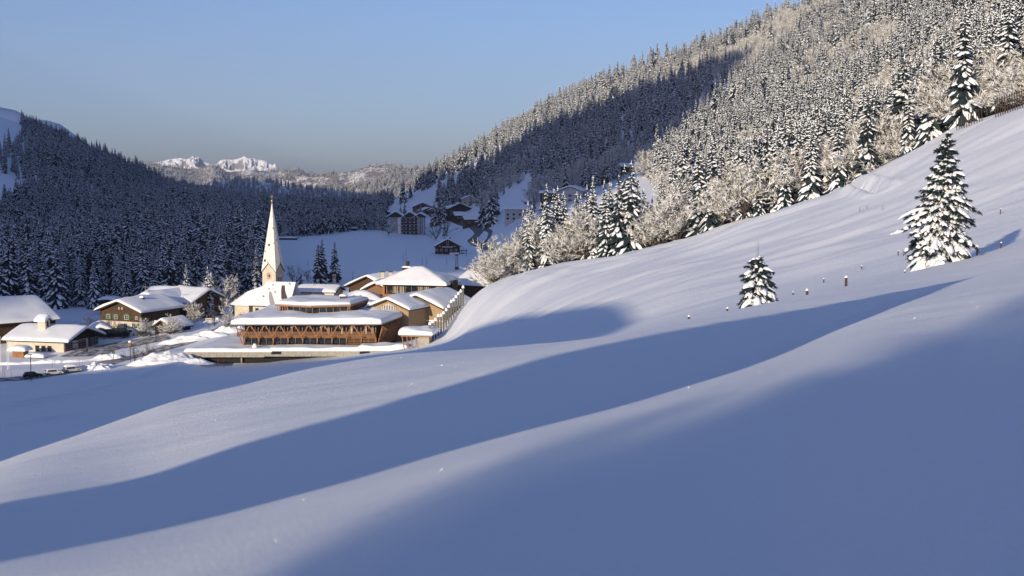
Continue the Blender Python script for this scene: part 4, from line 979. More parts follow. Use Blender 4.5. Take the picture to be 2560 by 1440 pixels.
snow_sheet(hut, [(-2.9,-.9,2.3),(2.7,-.9,2.3),(2.7,3.4,2.3),(-2.9,3.4,2.3)], 1.5, None, (20,18), 3, .12)
crt = empty('stall', tuple(loc(87, 351, -49.4)), R(-10)); tag(crt, 'low covered stall beneath a flat snow cushion in front of the station windows', 'stall')
MB().box(-2.2,2.4,0,1.4,-.5,.55).build('body', M['old_wood'], crt); MB().box(-2.6,2.9,-.4,1.8,.55,.7).build('roof', M['old_wood'], crt)
snow_sheet(crt, [(-2.8,-.6,.65),(3.0,-.6,.65),(3.0,2.2,.65),(-2.8,2.2,.65)], 1.0, None, (20,14), 3.5, .12)
# big barn on the left edge
bn_ = loc(143, 385, -47.6)
BL = empty('barn', tuple(bn_), R(45)); tag(BL, 'large barn at the left edge whose smooth snow roof slopes nearly to the ground', 'barn')
def barnroof():
    W2, Lb, he, hb = 15.5, 30, 5.6, 11.2; k = (hb-he)/W2
    MB().prism([(0,.8,-2),(0,2*W2-.8,-2),(0,2*W2-.8,he),(0,W2,hb),(0,.8,he)], (-Lb,0,0)).build('wall', M['dark_wood'], BL)
    m = MB(); m.prism([(1,-.6,he-.2),(1,W2,hb),(1,W2,hb+.2),(1,-.6,he)], (-Lb-2,0,0)); m.prism([(1,2*W2+.6,he-.2),(1,W2,hb),(1,W2,hb+.2),(1,2*W2+.6,he)], (-Lb-2,0,0)); m.build('roof', M['old_wood'], BL)
    snow_sheet(BL, [(-Lb-1,-.7,hb+.15),(1.1,-.7,hb+.15),(1.1,2*W2+.7,hb+.15),(-Lb-1,2*W2+.7,hb+.15)], 1.0, lambda a, b: -k*(np.sqrt((b*(W2+.7))**2+.6)-.7), (34,34), 8, .12)
barnroof()
CA = house('farmhouse', 'brown boarded farmhouse over a white ground floor, with a green shuttered window', 'farmhouse', tuple(loc(303, 397, -46.3)), R(-25), 16.2, 18, 5.7, .36, 1.3, 1.6, 'plaster', 'dark_wood', 2.5, snow=1.0)
window(CA, (2.3,-.03,3.0), 1.5, 1.5, 0, (1,1), shutters='green_paint'); window(CA, (-2.0,-.03,3.0), 1.3, 1.4, 0, (1,1), shutters='green_paint'); window(CA, (-5.0,-.03,3.0), 1.3, 1.4, 0, (1,1), shutters='green_paint')
window(CA, (6.2,-.03,3.2), .8, 1.0); window(CA, (-.6,-.03,6.1), .5, .7); window(CA, (.6,-.03,6.1), .5, .7)
for x in (1.8,5.8): window(CA, (x,.05,.4), 1.4, 1.5, 0, (1,1), shutters='green_paint' if x > 5 else None)
put(MB().box(-.6,.6,-.5,.5,0,1.9).mesh('chimney', M['dark_metal']), 'chimney', CA, (2.6,7,7.5)); snow_sheet(CA, [(1.9,6.4,9.4),(3.3,6.4,9.4),(3.3,7.6,9.4),(1.9,7.6,9.4)], .5, None, (8,8), 3, .1, 'snow_cap')
MB().tube((-.5,12,8),(-.5,12,13.5),.07,.05,4).beam((-1.8,12,12.2),(.9,12,12.2),.08,.08).build('aerial', M['grey_metal'], CA)
CBd = house('farmhouse', 'long dark timber farmhouse with a cream gable edge behind the brown farmhouse', 'farmhouse', tuple(loc(412, 425, -45.4)), R(-24), 21, 17, 5.2, .38, 1.3, 1.6, 'dark_wood', snow=1.05, axis='x')
for k in range(4): window(CBd, (-3+k*3.6,-.03,2.4), 1.0, 1.1, 0, (1,0), 'light_wood')
for k in range(3): window(CBd, (10.53,4+k*4.0,3.0), 1.0, 1.1, R(90), (1,0), 'light_wood')
put(MB().box(-.9,.9,-.6,.6,0,1.4).mesh('chimney', M['plaster']), 'chimney', CBd, (0,9,8.4))
CC = house('farmhouse', 'gabled farmhouse wing joined between the two timber farmhouses', 'farmhouse', tuple(loc(372, 418, -45.4)), R(-27), 12, 16, 5.6, .40, 1.2, 1.5, 'dark_wood', snow=1.0)
SHL = house('shelter', 'little open gabled shelter beside the frosted street trees', 'shelter', tuple(loc(408, 388, -46.8)), R(-30), 7, 8, 2.0, .62, .5, .8, 'old_wood', snow=.7)
SM = house('cottage', 'tiny cream cottage under a dome of snow between station and brown farmhouse', 'cottage', tuple(loc(252, 383, -48.4)), R(20), 6, 7, 2.6, .5, .6, .8, 'plaster', snow=1.4)
SH2 = house('shed', 'small shed with a flat snow slab at the foot of the dark wood', 'shed', tuple(loc(268, 440, -44)), R(-5), 5, 4, 2.5, .1, .6, .6, 'old_wood', snow=.9)
MB().tube((0,0,0),(0,0,9),.07,.05,5).ball((0,0,9.3),.4,8,5).build('mast', M['grey_metal'], CC)

# snow banks, mounds
def mound(px, Y, rx, ry, h, lab, yaw=0, seed=0, flat=1.0):
    p = on(px, Y, -.25); n = 40; t = np.linspace(-1, 1, n); a, b = np.meshgrid(t, t, indexing='ij'); r = np.hypot(a, b); k = np.minimum(1, 1/np.maximum(r, 1e-6)*np.maximum(np.abs(a), np.abs(b)))
    a2, b2 = a*k, b*k; r2 = np.hypot(a2, b2); z = h*np.clip(1-r2**1.8, 0, 1)**flat*np.clip(.72+.8*fbm(a2*2.2+seed, b2*2.2, seed, 4), .15, 1.6)
    o = link('snow_mound', grid_mesh('snow_mound', (a2*rx)[::-1], (b2*ry)[::-1], z[::-1]-.05, M['snow'])); o.location = p; o.rotation_euler = (0,0,yaw); return tag(o, lab, 'snow mound')
mound(275, 345, 6, 3.5, 2.6, 'ploughed snow mound behind the black round road sign', .1, 3)
mound(237, 318, 5, 2.2, 2.2, 'twin humped snow bank just right of the white parked car', .05, 5)
mound(262, 322, 3.5, 2, 1.6, 'low snow bank right of the twin humped bank', .1, 6)
mound(425, 322, 8.5, 5, 2.9, 'big ploughed snow heap at the left end of the terrace wall', .1, 9, .95)
mound(375, 322, 6, 3.5, 2.0, 'smooth snow heap left of the big ploughed heap', .1, 10)
mound(478, 321, 6, 3, 1.7, 'broken snow heap tucked under the terrace wall corner', .1, 12)
for k, (px_, Y_2, rx) in enumerate(((30,338,14),(120,340,12),(200,341,11))): mound(px_, Y_2, rx, 1.6, 1.3, ('leftmost','middle','rightmost')[k] + ' part of the long ploughed bank along the near road', .22, 20+k)
for k, (px_, Y_2, rx) in enumerate(((470,362,9),(520,366,8),(560,372,8),(600,376,6))): mound(px_, Y_2, rx, 1.8, 2.1, ('first','second','third','fourth')[k] + ' section of the high snow bank behind the terrace, counted from the left', .35, 30+k)
for k, (px_, Y_2) in enumerate(((155,405),(200,412),(490,402),(540,412),(440,415),(400,445),(330,450))): mound(px_, Y_2, 5+k%3, 3, 2.0, ('snow buried hedge behind the station roof','snow buried shrubs left of the cream cottage','snow heap beside the frosted trees left of the apse','snow heap left of the church apse','snow heap beneath the dark farmhouse gable','snow heap behind the dark farmhouse','snow heap left of the long farmhouse')[k], 0, 40+k)

# roads: thin sheets draped on the ground
def road(name, label, pts, width, m, lift=.06, kind='structure'):
    P3 = [on(px_, Y_2) if Y_2 < 5000 else gat(px_, Y_2-10000) for px_, Y_2 in pts]; n = len(P3)*8; t = np.linspace(0, len(P3)-1, n); ks = np.arange(len(P3), dtype=float)
    xs = pchip(ks, np.array([p.x for p in P3]), t); ys = pchip(ks, np.array([p.y for p in P3]), t)
    dx, dy = np.gradient(xs), np.gradient(ys); L_ = np.hypot(dx, dy); nx, ny = -dy/L_, dx/L_; w = np.linspace(-.5, .5, 7)*width
    X = xs[:, None]+nx[:, None]*w; Y = ys[:, None]+ny[:, None]*w; Z = ground(X, Y)+lift+.1*(1-np.abs(w/width*2))
    return tag(link(name, grid_mesh(name, X, Y, Z, m)), label, kind=kind)
def f_roadm(N, L, b):
    n = noise_node(N, L, .6, 5); L.new(mix_col(N, L, ramp(N, L, n.outputs[0], .4, .62), (.07,.075,.085), (.5,.51,.54)), b.inputs['Base Color'])
M['snowy_road'] = mat('snowy_road', (.3,.3,.3), .7, fn=f_roadm)
q_ = lambda L_: [(a, b+10000) for a, b in L_]
road('road', 'cleared asphalt road winding through the far hamlet', q_([(1128,549),(1150,556),(1170,563),(1188,571),(1197,582),(1190,592),(1181,600),(1192,611),(1213,618),(1240,627)]), 7, M['asphalt'])
road('road', 'narrow cleared lane beside the winding road', q_([(1192,566),(1212,574),(1226,583),(1222,594),(1214,604),(1226,612)]), 3, M['asphalt'])
road('road', 'packed snow village road running past the fire station', [(-60,300),(60,306),(180,318),(300,338),(400,352),(480,366),(560,385),(620,410)], 8, M['snowy_road'], .12)
road('road', 'snowy forecourt in front of the fire station', [(200,352),(260,366),(330,374),(420,378)], 12, M['snowy_road'], .14)

# ---------------- vehicles ----------------
def car(px, Y, yaw, body, lab, kind='car', L=4.4, Wc=1.75, Hc=1.45, snow=0.0, cat='car'):
    r = empty('parked_car' if kind == 'car' else kind, tuple(on(px, Y, .16)), yaw); tag(r, lab, cat)
    if kind == 'car': prof = [(-L/2,.3),(-L/2,.75),(-L/2+.25,.9),(-L/2+.5,Hc*.93),(-L/2+1.0,Hc),(.35,Hc),(.35+.75,.95),(L/2-.2,.82),(L/2,.6),(L/2,.3)]
    else: prof = [(-L/2,.35),(-L/2,Hc-.1),(-L/2+.2,Hc),(L/2-1.1,Hc),(L/2-.35,Hc*.58),(L/2,Hc*.5),(L/2,.35)]
    m = MB(); m.prism([(x,-Wc/2,z) for x, z in prof][::-1], (0,Wc,0)); me = m.mesh('body', M[body])
    b = bmesh.new(); b.from_mesh(me); bmesh.ops.bevel(b, geom=b.edges[:], offset=.07, segments=1, affect='EDGES'); b.to_mesh(me); b.free(); put(me, 'body', r)
    zt = Hc*.62
    if kind == 'car':
        for s in (-1, 1): MB().box(-L/2+.75,.55,s*Wc/2-.02,s*Wc/2+.02,zt,Hc-.12).build('side_window', M['glass'], r)
        MB().prism([(.5,-.7,Hc-.06),(1.14,-.7,.98),(1.14,.7,.98),(.5,.7,Hc-.06)], (.04,0,.03)).build('windscreen', M['glass'], r)
        MB().prism([(-L/2+.22,-.65,.95),(-L/2+.46,-.65,Hc*.92),(-L/2+.46,.65,Hc*.92),(-L/2+.22,.65,.95)], (-.04,0,.03)).build('rear_window', M['glass'], r)
    else:
        for k in range(int(L//1.3)): 
            for s in (-1, 1): MB().box(-L/2+.3+k*1.2,-L/2+1.3+k*1.2,s*Wc/2-.02,s*Wc/2+.02,Hc*.55,Hc-.2).build('side_window', M['glass'], r)
        MB().box(-L/2-.03,-L/2+.02,-Wc*.4,Wc*.4,Hc*.5,Hc-.2).build('rear_window', M['glass'], r)
    for x in (-L*.31, L*.32):
        for s in (-1, 1): 
            w = MB(); w.tube((x,s*Wc/2-.14*s,.33),(x,s*Wc/2+.02*s,.33),.33,.33,12); wo_ = w.build('wheel', M['black'], r)
            MB().tube((x,s*Wc/2+.02*s,.33),(x,s*Wc/2+.04*s,.33),.18,.18,10).build('rim', M['grey_metal'], wo_)
    for s in (-1, 1):
        MB().box(-L/2-.03,-L/2+.03,s*Wc*.36-.12,s*Wc*.36+.12,.72,.86).build('tail_light', M['red_paint'], r); MB().box(L/2-.04,L/2+.02,s*Wc*.34-.15,s*Wc*.34+.15,.55,.7).build('headlight', M['white_paint'], r)
    if snow: snow_sheet(r, [(-L/2+.4,-Wc/2+.1,Hc),(L/2-1.2,-Wc/2+.1,Hc),(L/2-1.2,Wc/2-.1,Hc),(-L/2+.4,Wc/2-.1,Hc)], snow, None, (12,10), 3, .1, 'snow_cap')
    return r
car(82, 305, .5, 'black', 'black parked car in front of the tall street lamp on the near road')
car(134, 310, .55, 'white_paint', 'silver white parked car between the black car and the snow topped car', snow=.12)
car(180, 314, .6, 'plaster_grey', 'pale parked car carrying a thick slab of snow on the near road', snow=.55)
car(361, 384, .15, 'dark_metal', 'dark parked car alone beneath the frosted street tree', snow=.0)
car(320, 388, .3, 'white_paint', 'white van parked at the rear of the black bus', 'van', 5.0, 1.9, 2.0, cat='van')
car(285, 384, .1, 'black', 'black bus standing between the station and the brown farmhouse', 'bus', 9.0, 2.3, 2.8, cat='bus')
car(1180, 1050, .3, 'dark_metal', 'small dark car far away on the winding road', L=4.4)

# ---------------- people ----------------
def person(px, Y, yaw, coat, lab, lean=0):
    r = empty('person', tuple(on(px, Y, .15)), yaw); tag(r, lab, 'person')
    J = {'pelvis':(0,0,.92,.15),'chest':(0,0,1.32,.17),'neck':(0,0,1.5,.065),'head':(0,-.02,1.62,.1),'crown':(0,0,1.75,.085),'hipl':(-.09,0,.86,.1),'kneel':(-.1,-.04,.48,.075),'footl':(-.1,.02,.06,.06),'toel':(-.1,-.16,.04,.045),
         'hipr':(.09,0,.86,.1),'kneer':(.1,.05,.48,.075),'footr':(.1,.12,.06,.06),'toer':(.1,-.04,.04,.045),'shl':(-.2,0,1.42,.07),'ell':(-.25,.05,1.15,.055),'hal':(-.22,-.1,.92,.04),'shr':(.2,0,1.42,.07),'elr':(.26,.04,1.15,.055),'har':(.22,-.12,.95,.04)}
    E_ = [('pelvis','chest'),('chest','neck'),('neck','head'),('head','crown'),('pelvis','hipl'),('hipl','kneel'),('kneel','footl'),('footl','toel'),('pelvis','hipr'),('hipr','kneer'),('kneer','footr'),('footr','toer'),('chest','shl'),('shl','ell'),('ell','hal'),('chest','shr'),('shr','elr'),('elr','har')]
    ks = list(J); me = bpy.data.meshes.new('body'); me.from_pydata([J[k][:3] for k in ks], [(ks.index(a), ks.index(b_)) for a, b_ in E_], []); me.materials.append(M[coat])
    o = link('body', me, r); md = o.modifiers.new('skin', 'SKIN')
    for i, k in enumerate(ks): me.skin_vertices[0].data[i].radius = (J[k][3], J[k][3])
    me.skin_vertices[0].data[0].use_root = True; s = o.modifiers.new('sub', 'SUBSURF'); s.levels = 1; s.render_levels = 1
    return r
def _skin():
    pass
M['coat'] = mat('coat', (.09,.035,.02), .9); M['coat2'] = mat('coat2', (.02,.02,.025), .9)
try:
    person(390, 378, 0.6, 'coat', 'person in a rust brown coat walking on the snowy forecourt'); person(395, 380, -2.2, 'coat2', 'person in dark clothes close beside the one in rust brown')
    person(218, 356, 1.2, 'coat2', 'person in dark clothes standing by the middle garage door')
except Exception as ex: print('person', ex)

# ---------------- street furniture ----------------
def pole(name, lab, cat, px, Y, h, parts, group=None, r=.07):
    o = empty(name, tuple(on(px, Y, -.1))); tag(o, lab, cat, group); MB().tube((0,0,-.5),(0,0,h),r,r*.8,6).build('pole', M['dark_metal'], o); parts(o, h); return o
pole('street_lamp', 'tall dark street lamp rising beside the black parked car', 'street lamp', 78, 300, 6.2, lambda o, h: MB().box(-.7,.3,-.2,.2,h,h+.14).build('lamp_head', M['dark_metal'], o), r=.1)
pole('street_lamp', 'street lamp with a snow capped round lantern by the two bare saplings', 'street lamp', 326, 332, 5.0, lambda o, h: (MB().box(-.35,.35,-.3,.3,h-.9,h+.1).build('lantern', M['shingle_red'], o), (lambda m: m.build('snow_cap', M['snow'], o, True))(MB().ball((0,0,h+.1),.5,8,5,(1,1,1.1),0,True))), r=.1)
pole('road_sign', 'pair of round road signs seen from behind on one post by the ploughed mound', 'road sign', 284, 341, 3.4, lambda o, h: [put(MB().tube((0,-.06,0),(0,.0,0),.42,.42,14).mesh('disc', M['dark_metal']), 'disc', o, (0,0,h-.4-q*.95)) for q in range(2)])
pole('road_sign', 'blue and white bus stop sign beside the walking person', 'road sign', 389, 396, 3.6, lambda o, h: (MB().box(-.35,.35,-.08,0,h-.9,h).build('sign_plate', M['white_paint'], o), MB().box(-.35,.35,-.08,0,1.2,2.3).build('timetable', M['white_paint'], o)))
pole('road_sign', 'brown signboard near the snow bank behind the terrace', 'road sign', 523, 372, 5.2, lambda o, h: (MB().box(-1.0,1.0,-.1,0,h-1.1,h-.2).build('sign_plate', M['plaster'], o), MB().box(-.9,.9,-.12,-.1,h-.8,h-.5).build('lettering_band', M['shingle_red'], o)))
for k, (px_, Y_2, h) in enumerate(((3,322,9.5),(19,324,9.2),(23,326,9.0))):
    f = empty('flagpole', tuple(on(px_, Y_2, -.2))); tag(f, ('bare white flagpole at the very left edge','left one of the flagpole pair by the plank hut','right one of the flagpole pair by the plank hut')[k], 'flagpole', 'bare flagpoles')
    MB().tube((0,0,0),(0,0,h*.95),.08,.05,6).build('pole', M['white_paint'], f); MB().ball((0,0,h*.95),.1,6,4).build('finial', M['grey_metal'], f)
SNP = [(7,312),(11,309),(28,307),(131,322),(198,329),(206,321),(225,316),(255,335),(257,313),(270,325),(309,345),(355,336),(367,340),(414,346),(500,318),(545,322),(560,322),(405,376),(450,392),(470,396)]
for k, (px_, Y_2) in enumerate(SNP):
    o = MB().tube((0,0,-.4),(0,0,1.9),.05,.045,5).build('snow_stake', M['stake_red']); o.location = on(px_, Y_2, .2); tag(o, 'thin red snow stake marking the edge of the village road', 'snow stake', 'red snow stakes along the village road')

# single trees of the village
VT = [('dark0',283,386,8,'frost tipped street tree in front of the brown farmhouse'),('bare1',360,388,6.5,'small frosted street tree above the lone dark car'),('bare2',435,383,7,'bright frosted tree right of the open shelter'),('bare3',425,384,6,'frosted tree at the shelter entrance'),
      ('dark1',337,330,6,'bare sapling beside the round lantern'),('dark0',373,333,6,'bare sapling right of the one by the lantern'),('dark1',225,392,7,'leafless tree between station and cream cottage'),('dark0',243,396,6,'leafless bush tree behind the cream cottage'),
      ('bare4',487,405,8,'frosted tree in front of the dark timber gable'),('dark1',536,395,6,'brown leafless tree left of the church apse'),('bare0',572,395,6.5,'reddish leafless tree under the apse wall'),('bare1',520,430,6,'frosted bush behind the village snow heaps'),
      ('heavy0',521,430,17.5,'snow plastered spruce standing left of the church apse'),('bare2',556,436,16,'wide frosted deciduous tree between the two bright spruces'),('heavy3',594,440,14,'slender snow plastered spruce close to the church roof'),('heavy1',467,450,17,'sunlit spruce above the long farmhouse roof'),
      ('light2',4,440,19,'spruce with a sunlit top at the left picture edge'),('bare3',833,400,7,'frosted bush beside the buried outbuilding'),('bare4',740,438,5,'frosted shrub in front of the parsonage roof'),('bare0',1222,392,5,'frosted shrub before the low farmhouse at the forest edge'),
      ('light0',806,560,20,'taller of two dark spruces standing in the snowfield right of the spire'),('light2',797,556,18,'dark spruce leaning against the taller one in the snowfield'),('light1',838,562,18.5,'lone dark spruce right of the snowfield pair'),
      ('dark0',737,548,11,'thin bare tree in the snowfield right of the church tower'),('dark1',770,560,7,'small bare tree left of the dark spruce pair'),('light3',752,552,6,'small young spruce in the snowfield'),('dark0',1085,470,5,'little leafless bush behind the hipped hotel roof'),
      ('light1',1112,1000,12,'spruce left of the far cluster of houses'),('dark1',972,1000,17,'bare tree at the left end of the far apartment block'),('dark0',1090,960,18,'bare tree at the right end of the far apartment block'),('dark1',1118,1010,15,'bare tree before the big far chalet'),
      ('light0',1205,1000,26,'large spruce beside the far wooden houses'),('light2',1228,960,30,'broad spruce behind the far lane'),('light3',1240,990,27,'spruce right of the broad one by the far lane'),('light1',1040,1150,20,'left spruce of the clump on the cleared run'),('light2',1052,1150,22,'middle spruce of the clump on the cleared run'),('light0',1012,1250,22,'spruce at the foot of the upper cleared run'),('light3',1002,1260,19,'smaller spruce at the foot of the upper cleared run'),
      ('light1',1085,1150,24,'spruce left above the big far chalet'),('light0',1100,1155,26,'tall spruce above the big far chalet'),('light2',1110,1150,22,'spruce right above the big far chalet'),('light3',1135,1160,26,'spruce further right above the far chalet'),('light1',1148,1165,24,'outermost spruce above the far chalet')]
for key, px_, Y_2, h, lab in VT: place_tree(key, tuple(on(px_, Y_2, -.3)), h, lab, 'single trees in and around the village', parts=True)
# ---------------- far hamlet ----------------
ap_ = P(1018, 583, 1060)
AB = empty('apartment_block', tuple(ap_)); tag(AB, 'five storey grey apartment block with stacked balconies and two snowy gables', 'apartment block')
MB().box(-14.5,14,0,16,-3,13.5).build('wall', M['plaster_grey'], AB)
MB().box(-14.6,-8.6,-.5,-.05,-2,13.6).build('wall_panel', M['plaster_grey'], AB); MB().box(-7.6,-5.2,-.5,-.05,-2,13.6).build('wall_panel', M['white_paint'], AB); MB().box(8.6,14.1,-.5,-.05,-1,13.6).build('wall_panel', M['plaster_grey'], AB)
for k in range(5):
    z = -1 + k*2.85; MB().box(-5,8.5,-1.5,0,z,z+.95).build('balcony', M['old_wood'], AB)
    for q in range(6): MB().box(-4.8+q*2.25,-3.0+q*2.25,-.12,-.02,z+.95,z+2.4).build('pane', M['glass'], AB)
    for q in range(4): MB().box(-4.8+q*3.4,-3.9+q*3.4,-.2,-.13,z+1.0,z+1.8).build('window_frame', M['white_paint'], AB)
for x in (9.6,10.9,12.2): MB().box(x,x+.5,-.6,-.5,-1,13).build('stair_window', M['glass'], AB)
for x, W_, zr in ((-9.5,15,18.0),(2.2,14,17.6),(11,12,16.6)):
    m = MB(); m.prism([(x-W_/2,-1.6,13.3),(x+W_/2,-1.6,13.3),(x,-1.6,zr)], (0,18,0)); m.build('gable', M['old_wood'], AB)
    snow_sheet(AB, [(x-W_/2-.8,-2,zr+.1),(x+W_/2+.8,-2,zr+.1),(x+W_/2+.8,17.5,zr+.1),(x-W_/2-.8,17.5,zr+.1)], .7, (lambda k_, w_: (lambda a, b: -k_*np.abs(a)*w_))((zr-13.3)/(W_/2), W_/2+.8), (18,10), 9, .1)
fp = P(1119, 619, 770); fp.z = float(ground(fp.x, fp.y))
FH = house('farmhouse', 'solitary dark farmhouse with a row of white framed windows in the open snowfield', 'farmhouse', tuple(fp), R(4), 14.8, 12, 4.8, .56, .9, 1.0, 'old_wood', snow=.5)
for k in range(5): window(FH, (-6.6+k*2.9,-.03,1.9), 1.35, 1.35, 0, (1,1))
for k in range(2): window(FH, (-6+k*2.6,-.03,-.4), 1.2, .9)
window(FH, (0,-.03,5.4), 1.2, 1.2, 0, (1,0)); window(FH, (-4.6,-.03,4.6), .7, .7); window(FH, (4.3,-.03,4.6), .7, .7); window(FH, (-.6,-.03,7.2), .5, .5); window(FH, (.6,-.03,7.2), .5, .5)
MB().box(1.2,7.0,-.1,-.0,-.6,1.1).build('plinth', M['white_paint'], FH); MB().box(-3.4,3.2,-1.1,0,4.1,4.35).build('balcony', M['old_wood'], FH); MB().box(-3.4,3.2,-1.15,-.3,4.36,4.7).build('balcony_snow', M['snow'], FH)
for x in (-1.5,1.6): put(MB().box(-.3,.3,-.3,.3,0,1.5).mesh('chimney', M['dark_wood']), 'chimney', FH, (x,5,8.6))
for x in (8.4,11): MB().box(x,x+.2,1,1.2,-.5,2.2).build('porch_post', M['old_wood'], FH)
MB().box(7.4,12,0,4,2.2,2.4).build('porch_roof', M['old_wood'], FH)
def far(name, lab, px, py, Y, yaw, W_, L_, h, k, wall='old_wood', snow=.7, axis='y', wins=3, cat=None, frame='white_paint'):
    p = gat(px, py); q_ = max(.75, min(1.3, p.y/Y)); W_ *= q_; L_ *= q_; h *= q_; p.z -= .3
    r = house(name, lab, cat or name.replace('_',' '), tuple(p), R(yaw), W_, L_, h, k, 1.0, 1.2, wall, snow=snow, axis=axis, down=4)
    for i in range(wins):
        for z in ([1.2, 4.0] if h > 5 else [1.3]): window(r, (-W_/2+W_*(i+.5)/wins-.0,-.04,z), W_/wins*.4, 1.3, 0, (1,0), frame)
    return r
far('chalet','largest dark chalet of the far hamlet with twin snowy dormers',1150,541,1040,12,19,18,6.5,.45)
far('chalet','left wing of the large dark far chalet',1128,542,1060,-20,10,12,6.0,.5)
far('chalet','small chalet just below the largest far chalet',1160,549,1010,15,13,11,3.5,.4,axis='x')
far('house','low wooden house right at the bend of the far road',1190,561,960,14,16,11,4.0,.35,'dark_wood',axis='x')
far('house','cream gabled house half hidden behind the largest far chalet',1174,518,1120,10,11,11,7.5,.4,'plaster')
far('house','white balconied house at the edge of the lower frosted spruces',1292,552,900,-8,17,14,8.5,.35,'plaster_grey',axis='x',wins=4,frame='dark_wood')
far('house','flat snowy garage strip right of the low wooden house',1208,560,930,8,9,6,1.6,.1,'old_wood')
far('house','first roof left of the apartment block in the far trees',948,546,1180,25,10,10,4.5,.45)
far('house','second roof left of the apartment block in the far trees',966,546,1180,-18,12,10,4.5,.45)
far('house','house with a broad snowy gable behind the apartment block',1056,535,1150,5,17,14,6.5,.42,'dark_wood')
far('house','roof between the apartment block and the large far chalet',1088,540,1120,-12,13,12,4.8,.4)
far('house','small house behind the right gable of the apartment block',1072,540,1130,20,12,12,5.0,.4)
far('hotel','pale hillside hotel with stepped snowy roofs in front of the dark wood',1425,507,850,-14,16,18,8.0,.38,'plaster_grey',wins=3,cat='hotel',frame='dark_wood')
far('hotel','left balconied wing of the pale hillside hotel',1382,506,850,-10,17,10,6.4,.2,'old_wood',axis='x',wins=4,cat='hotel')
far('hut','low flat hut left below the hillside hotel',1330,512,840,0,10,5,2.0,.08)
far('barn','long dark hay barn alone high in the shaded wood',1577,431,850,3,15,9,4.2,.3,'old_wood',.8,'x',0)
far('shed','long low shed beneath the dark trees left of the snowfield',704,600,900,0,20,6,1.6,.08,'old_wood',.7,'x',0)
far('shed','low snow covered shed at the upper rim of the snowfield',848,574,1080,2,28,7,1.2,.05,'old_wood',.8,'x',0)
far('hut','hut roof among the trees of the left valley wood',100,575,985,0,22,8,3.0,.2,'old_wood',.8,'x',0)
far('hut','second hut roof among the trees of the left valley wood',148,575,985,10,16,10,3.0,.3,'old_wood',.8,'x',0)
# lattice masts, lift poles
def lattice(px, Y, h, lab):
    o = empty('lattice_mast', tuple(on(px, Y, -.2))); tag(o, lab, 'mast')
    for sx, sy in ((-1,-1),(1,-1),(1,1),(-1,1)): MB().beam((sx*.9,sy*.9,0),(sx*.4,sy*.4,h),.16,.16).build('leg', M['dark_metal'], o)
    b = MB(); n = int(h/1.1)
    for k in range(n):
        z0, z1 = k*h/n, (k+1)*h/n; w0, w1 = .9-.5*z0/h, .9-.5*z1/h
        for a, c in (((-1,-1),(1,-1)),((1,-1),(1,1)),((1,1),(-1,1)),((-1,1),(-1,-1))): b.beam((a[0]*w0,a[1]*w0,z0),(c[0]*w1,c[1]*w1,z1),.09,.09)
        b.beam((-w0,-w0,z0),(w0,-w0,z0),.09,.09)
    b.build('lattice', M['dark_metal'], o); MB().box(-.8,.8,-.5,.5,h,h+.6).build('head', M['dark_metal'], o); MB().box(-.9,.9,-.7,.7,0,1.5).build('base_box', M['dark_metal'], o)
lattice(1142, 640, 7.2, 'lattice mast standing in the snowfield below the solitary farmhouse'); lattice(836, 520, 7.0, 'lattice mast at the foot of the lone dark spruce')
LP = [(1008,700,5),(967,600,5),(913,560,6),(1067,655,6),(1170,660,5),(1190,650,5),(1056,650,6),(1117,670,5),(1163,640,4),(882,560,6),(770,660,4),(1230,690,4)]
for k, (px_, Y_2, h) in enumerate(LP):
    o = MB().tube((0,0,-.3),(0,0,h*.8),.09,.07,5).build('lift_pole', M['dark_metal']); o.location = on(px_, Y_2); tag(o, 'thin dark lift pole in the shaded snowfield', 'pole', 'thin poles in the shaded snowfield')
for k, (px_, Y_2) in enumerate(((1153,790),(1158,770),(1166,745),(1215,720),(1228,800),(1205,760),(1178,840))):
    o = MB().tube((0,0,-.3),(0,0,4.5),.12,.1,5).build('road_post', M['dark_metal']); o.location = on(px_, Y_2); tag(o, 'slim post beside the winding far road', 'post', 'posts along the far road')
for k, (px_, Y_2, lab) in enumerate(((915,500,'dark ski lift drive box at the snowfield edge'),(1195,700,'small dark box half buried in snow near the frosted trees'),(820,470,'dark weather box right of the parsonage roof'))):
    o = empty('box', tuple(on(px_, Y_2))); tag(o, lab, 'box'); MB().box(-.9,.9,-.5,.5,-.3,1.2).build('body', M['dark_metal'], o); MB().box(-1,1,-.6,.6,1.2,1.5).build('snow_cap', M['snow'], o)

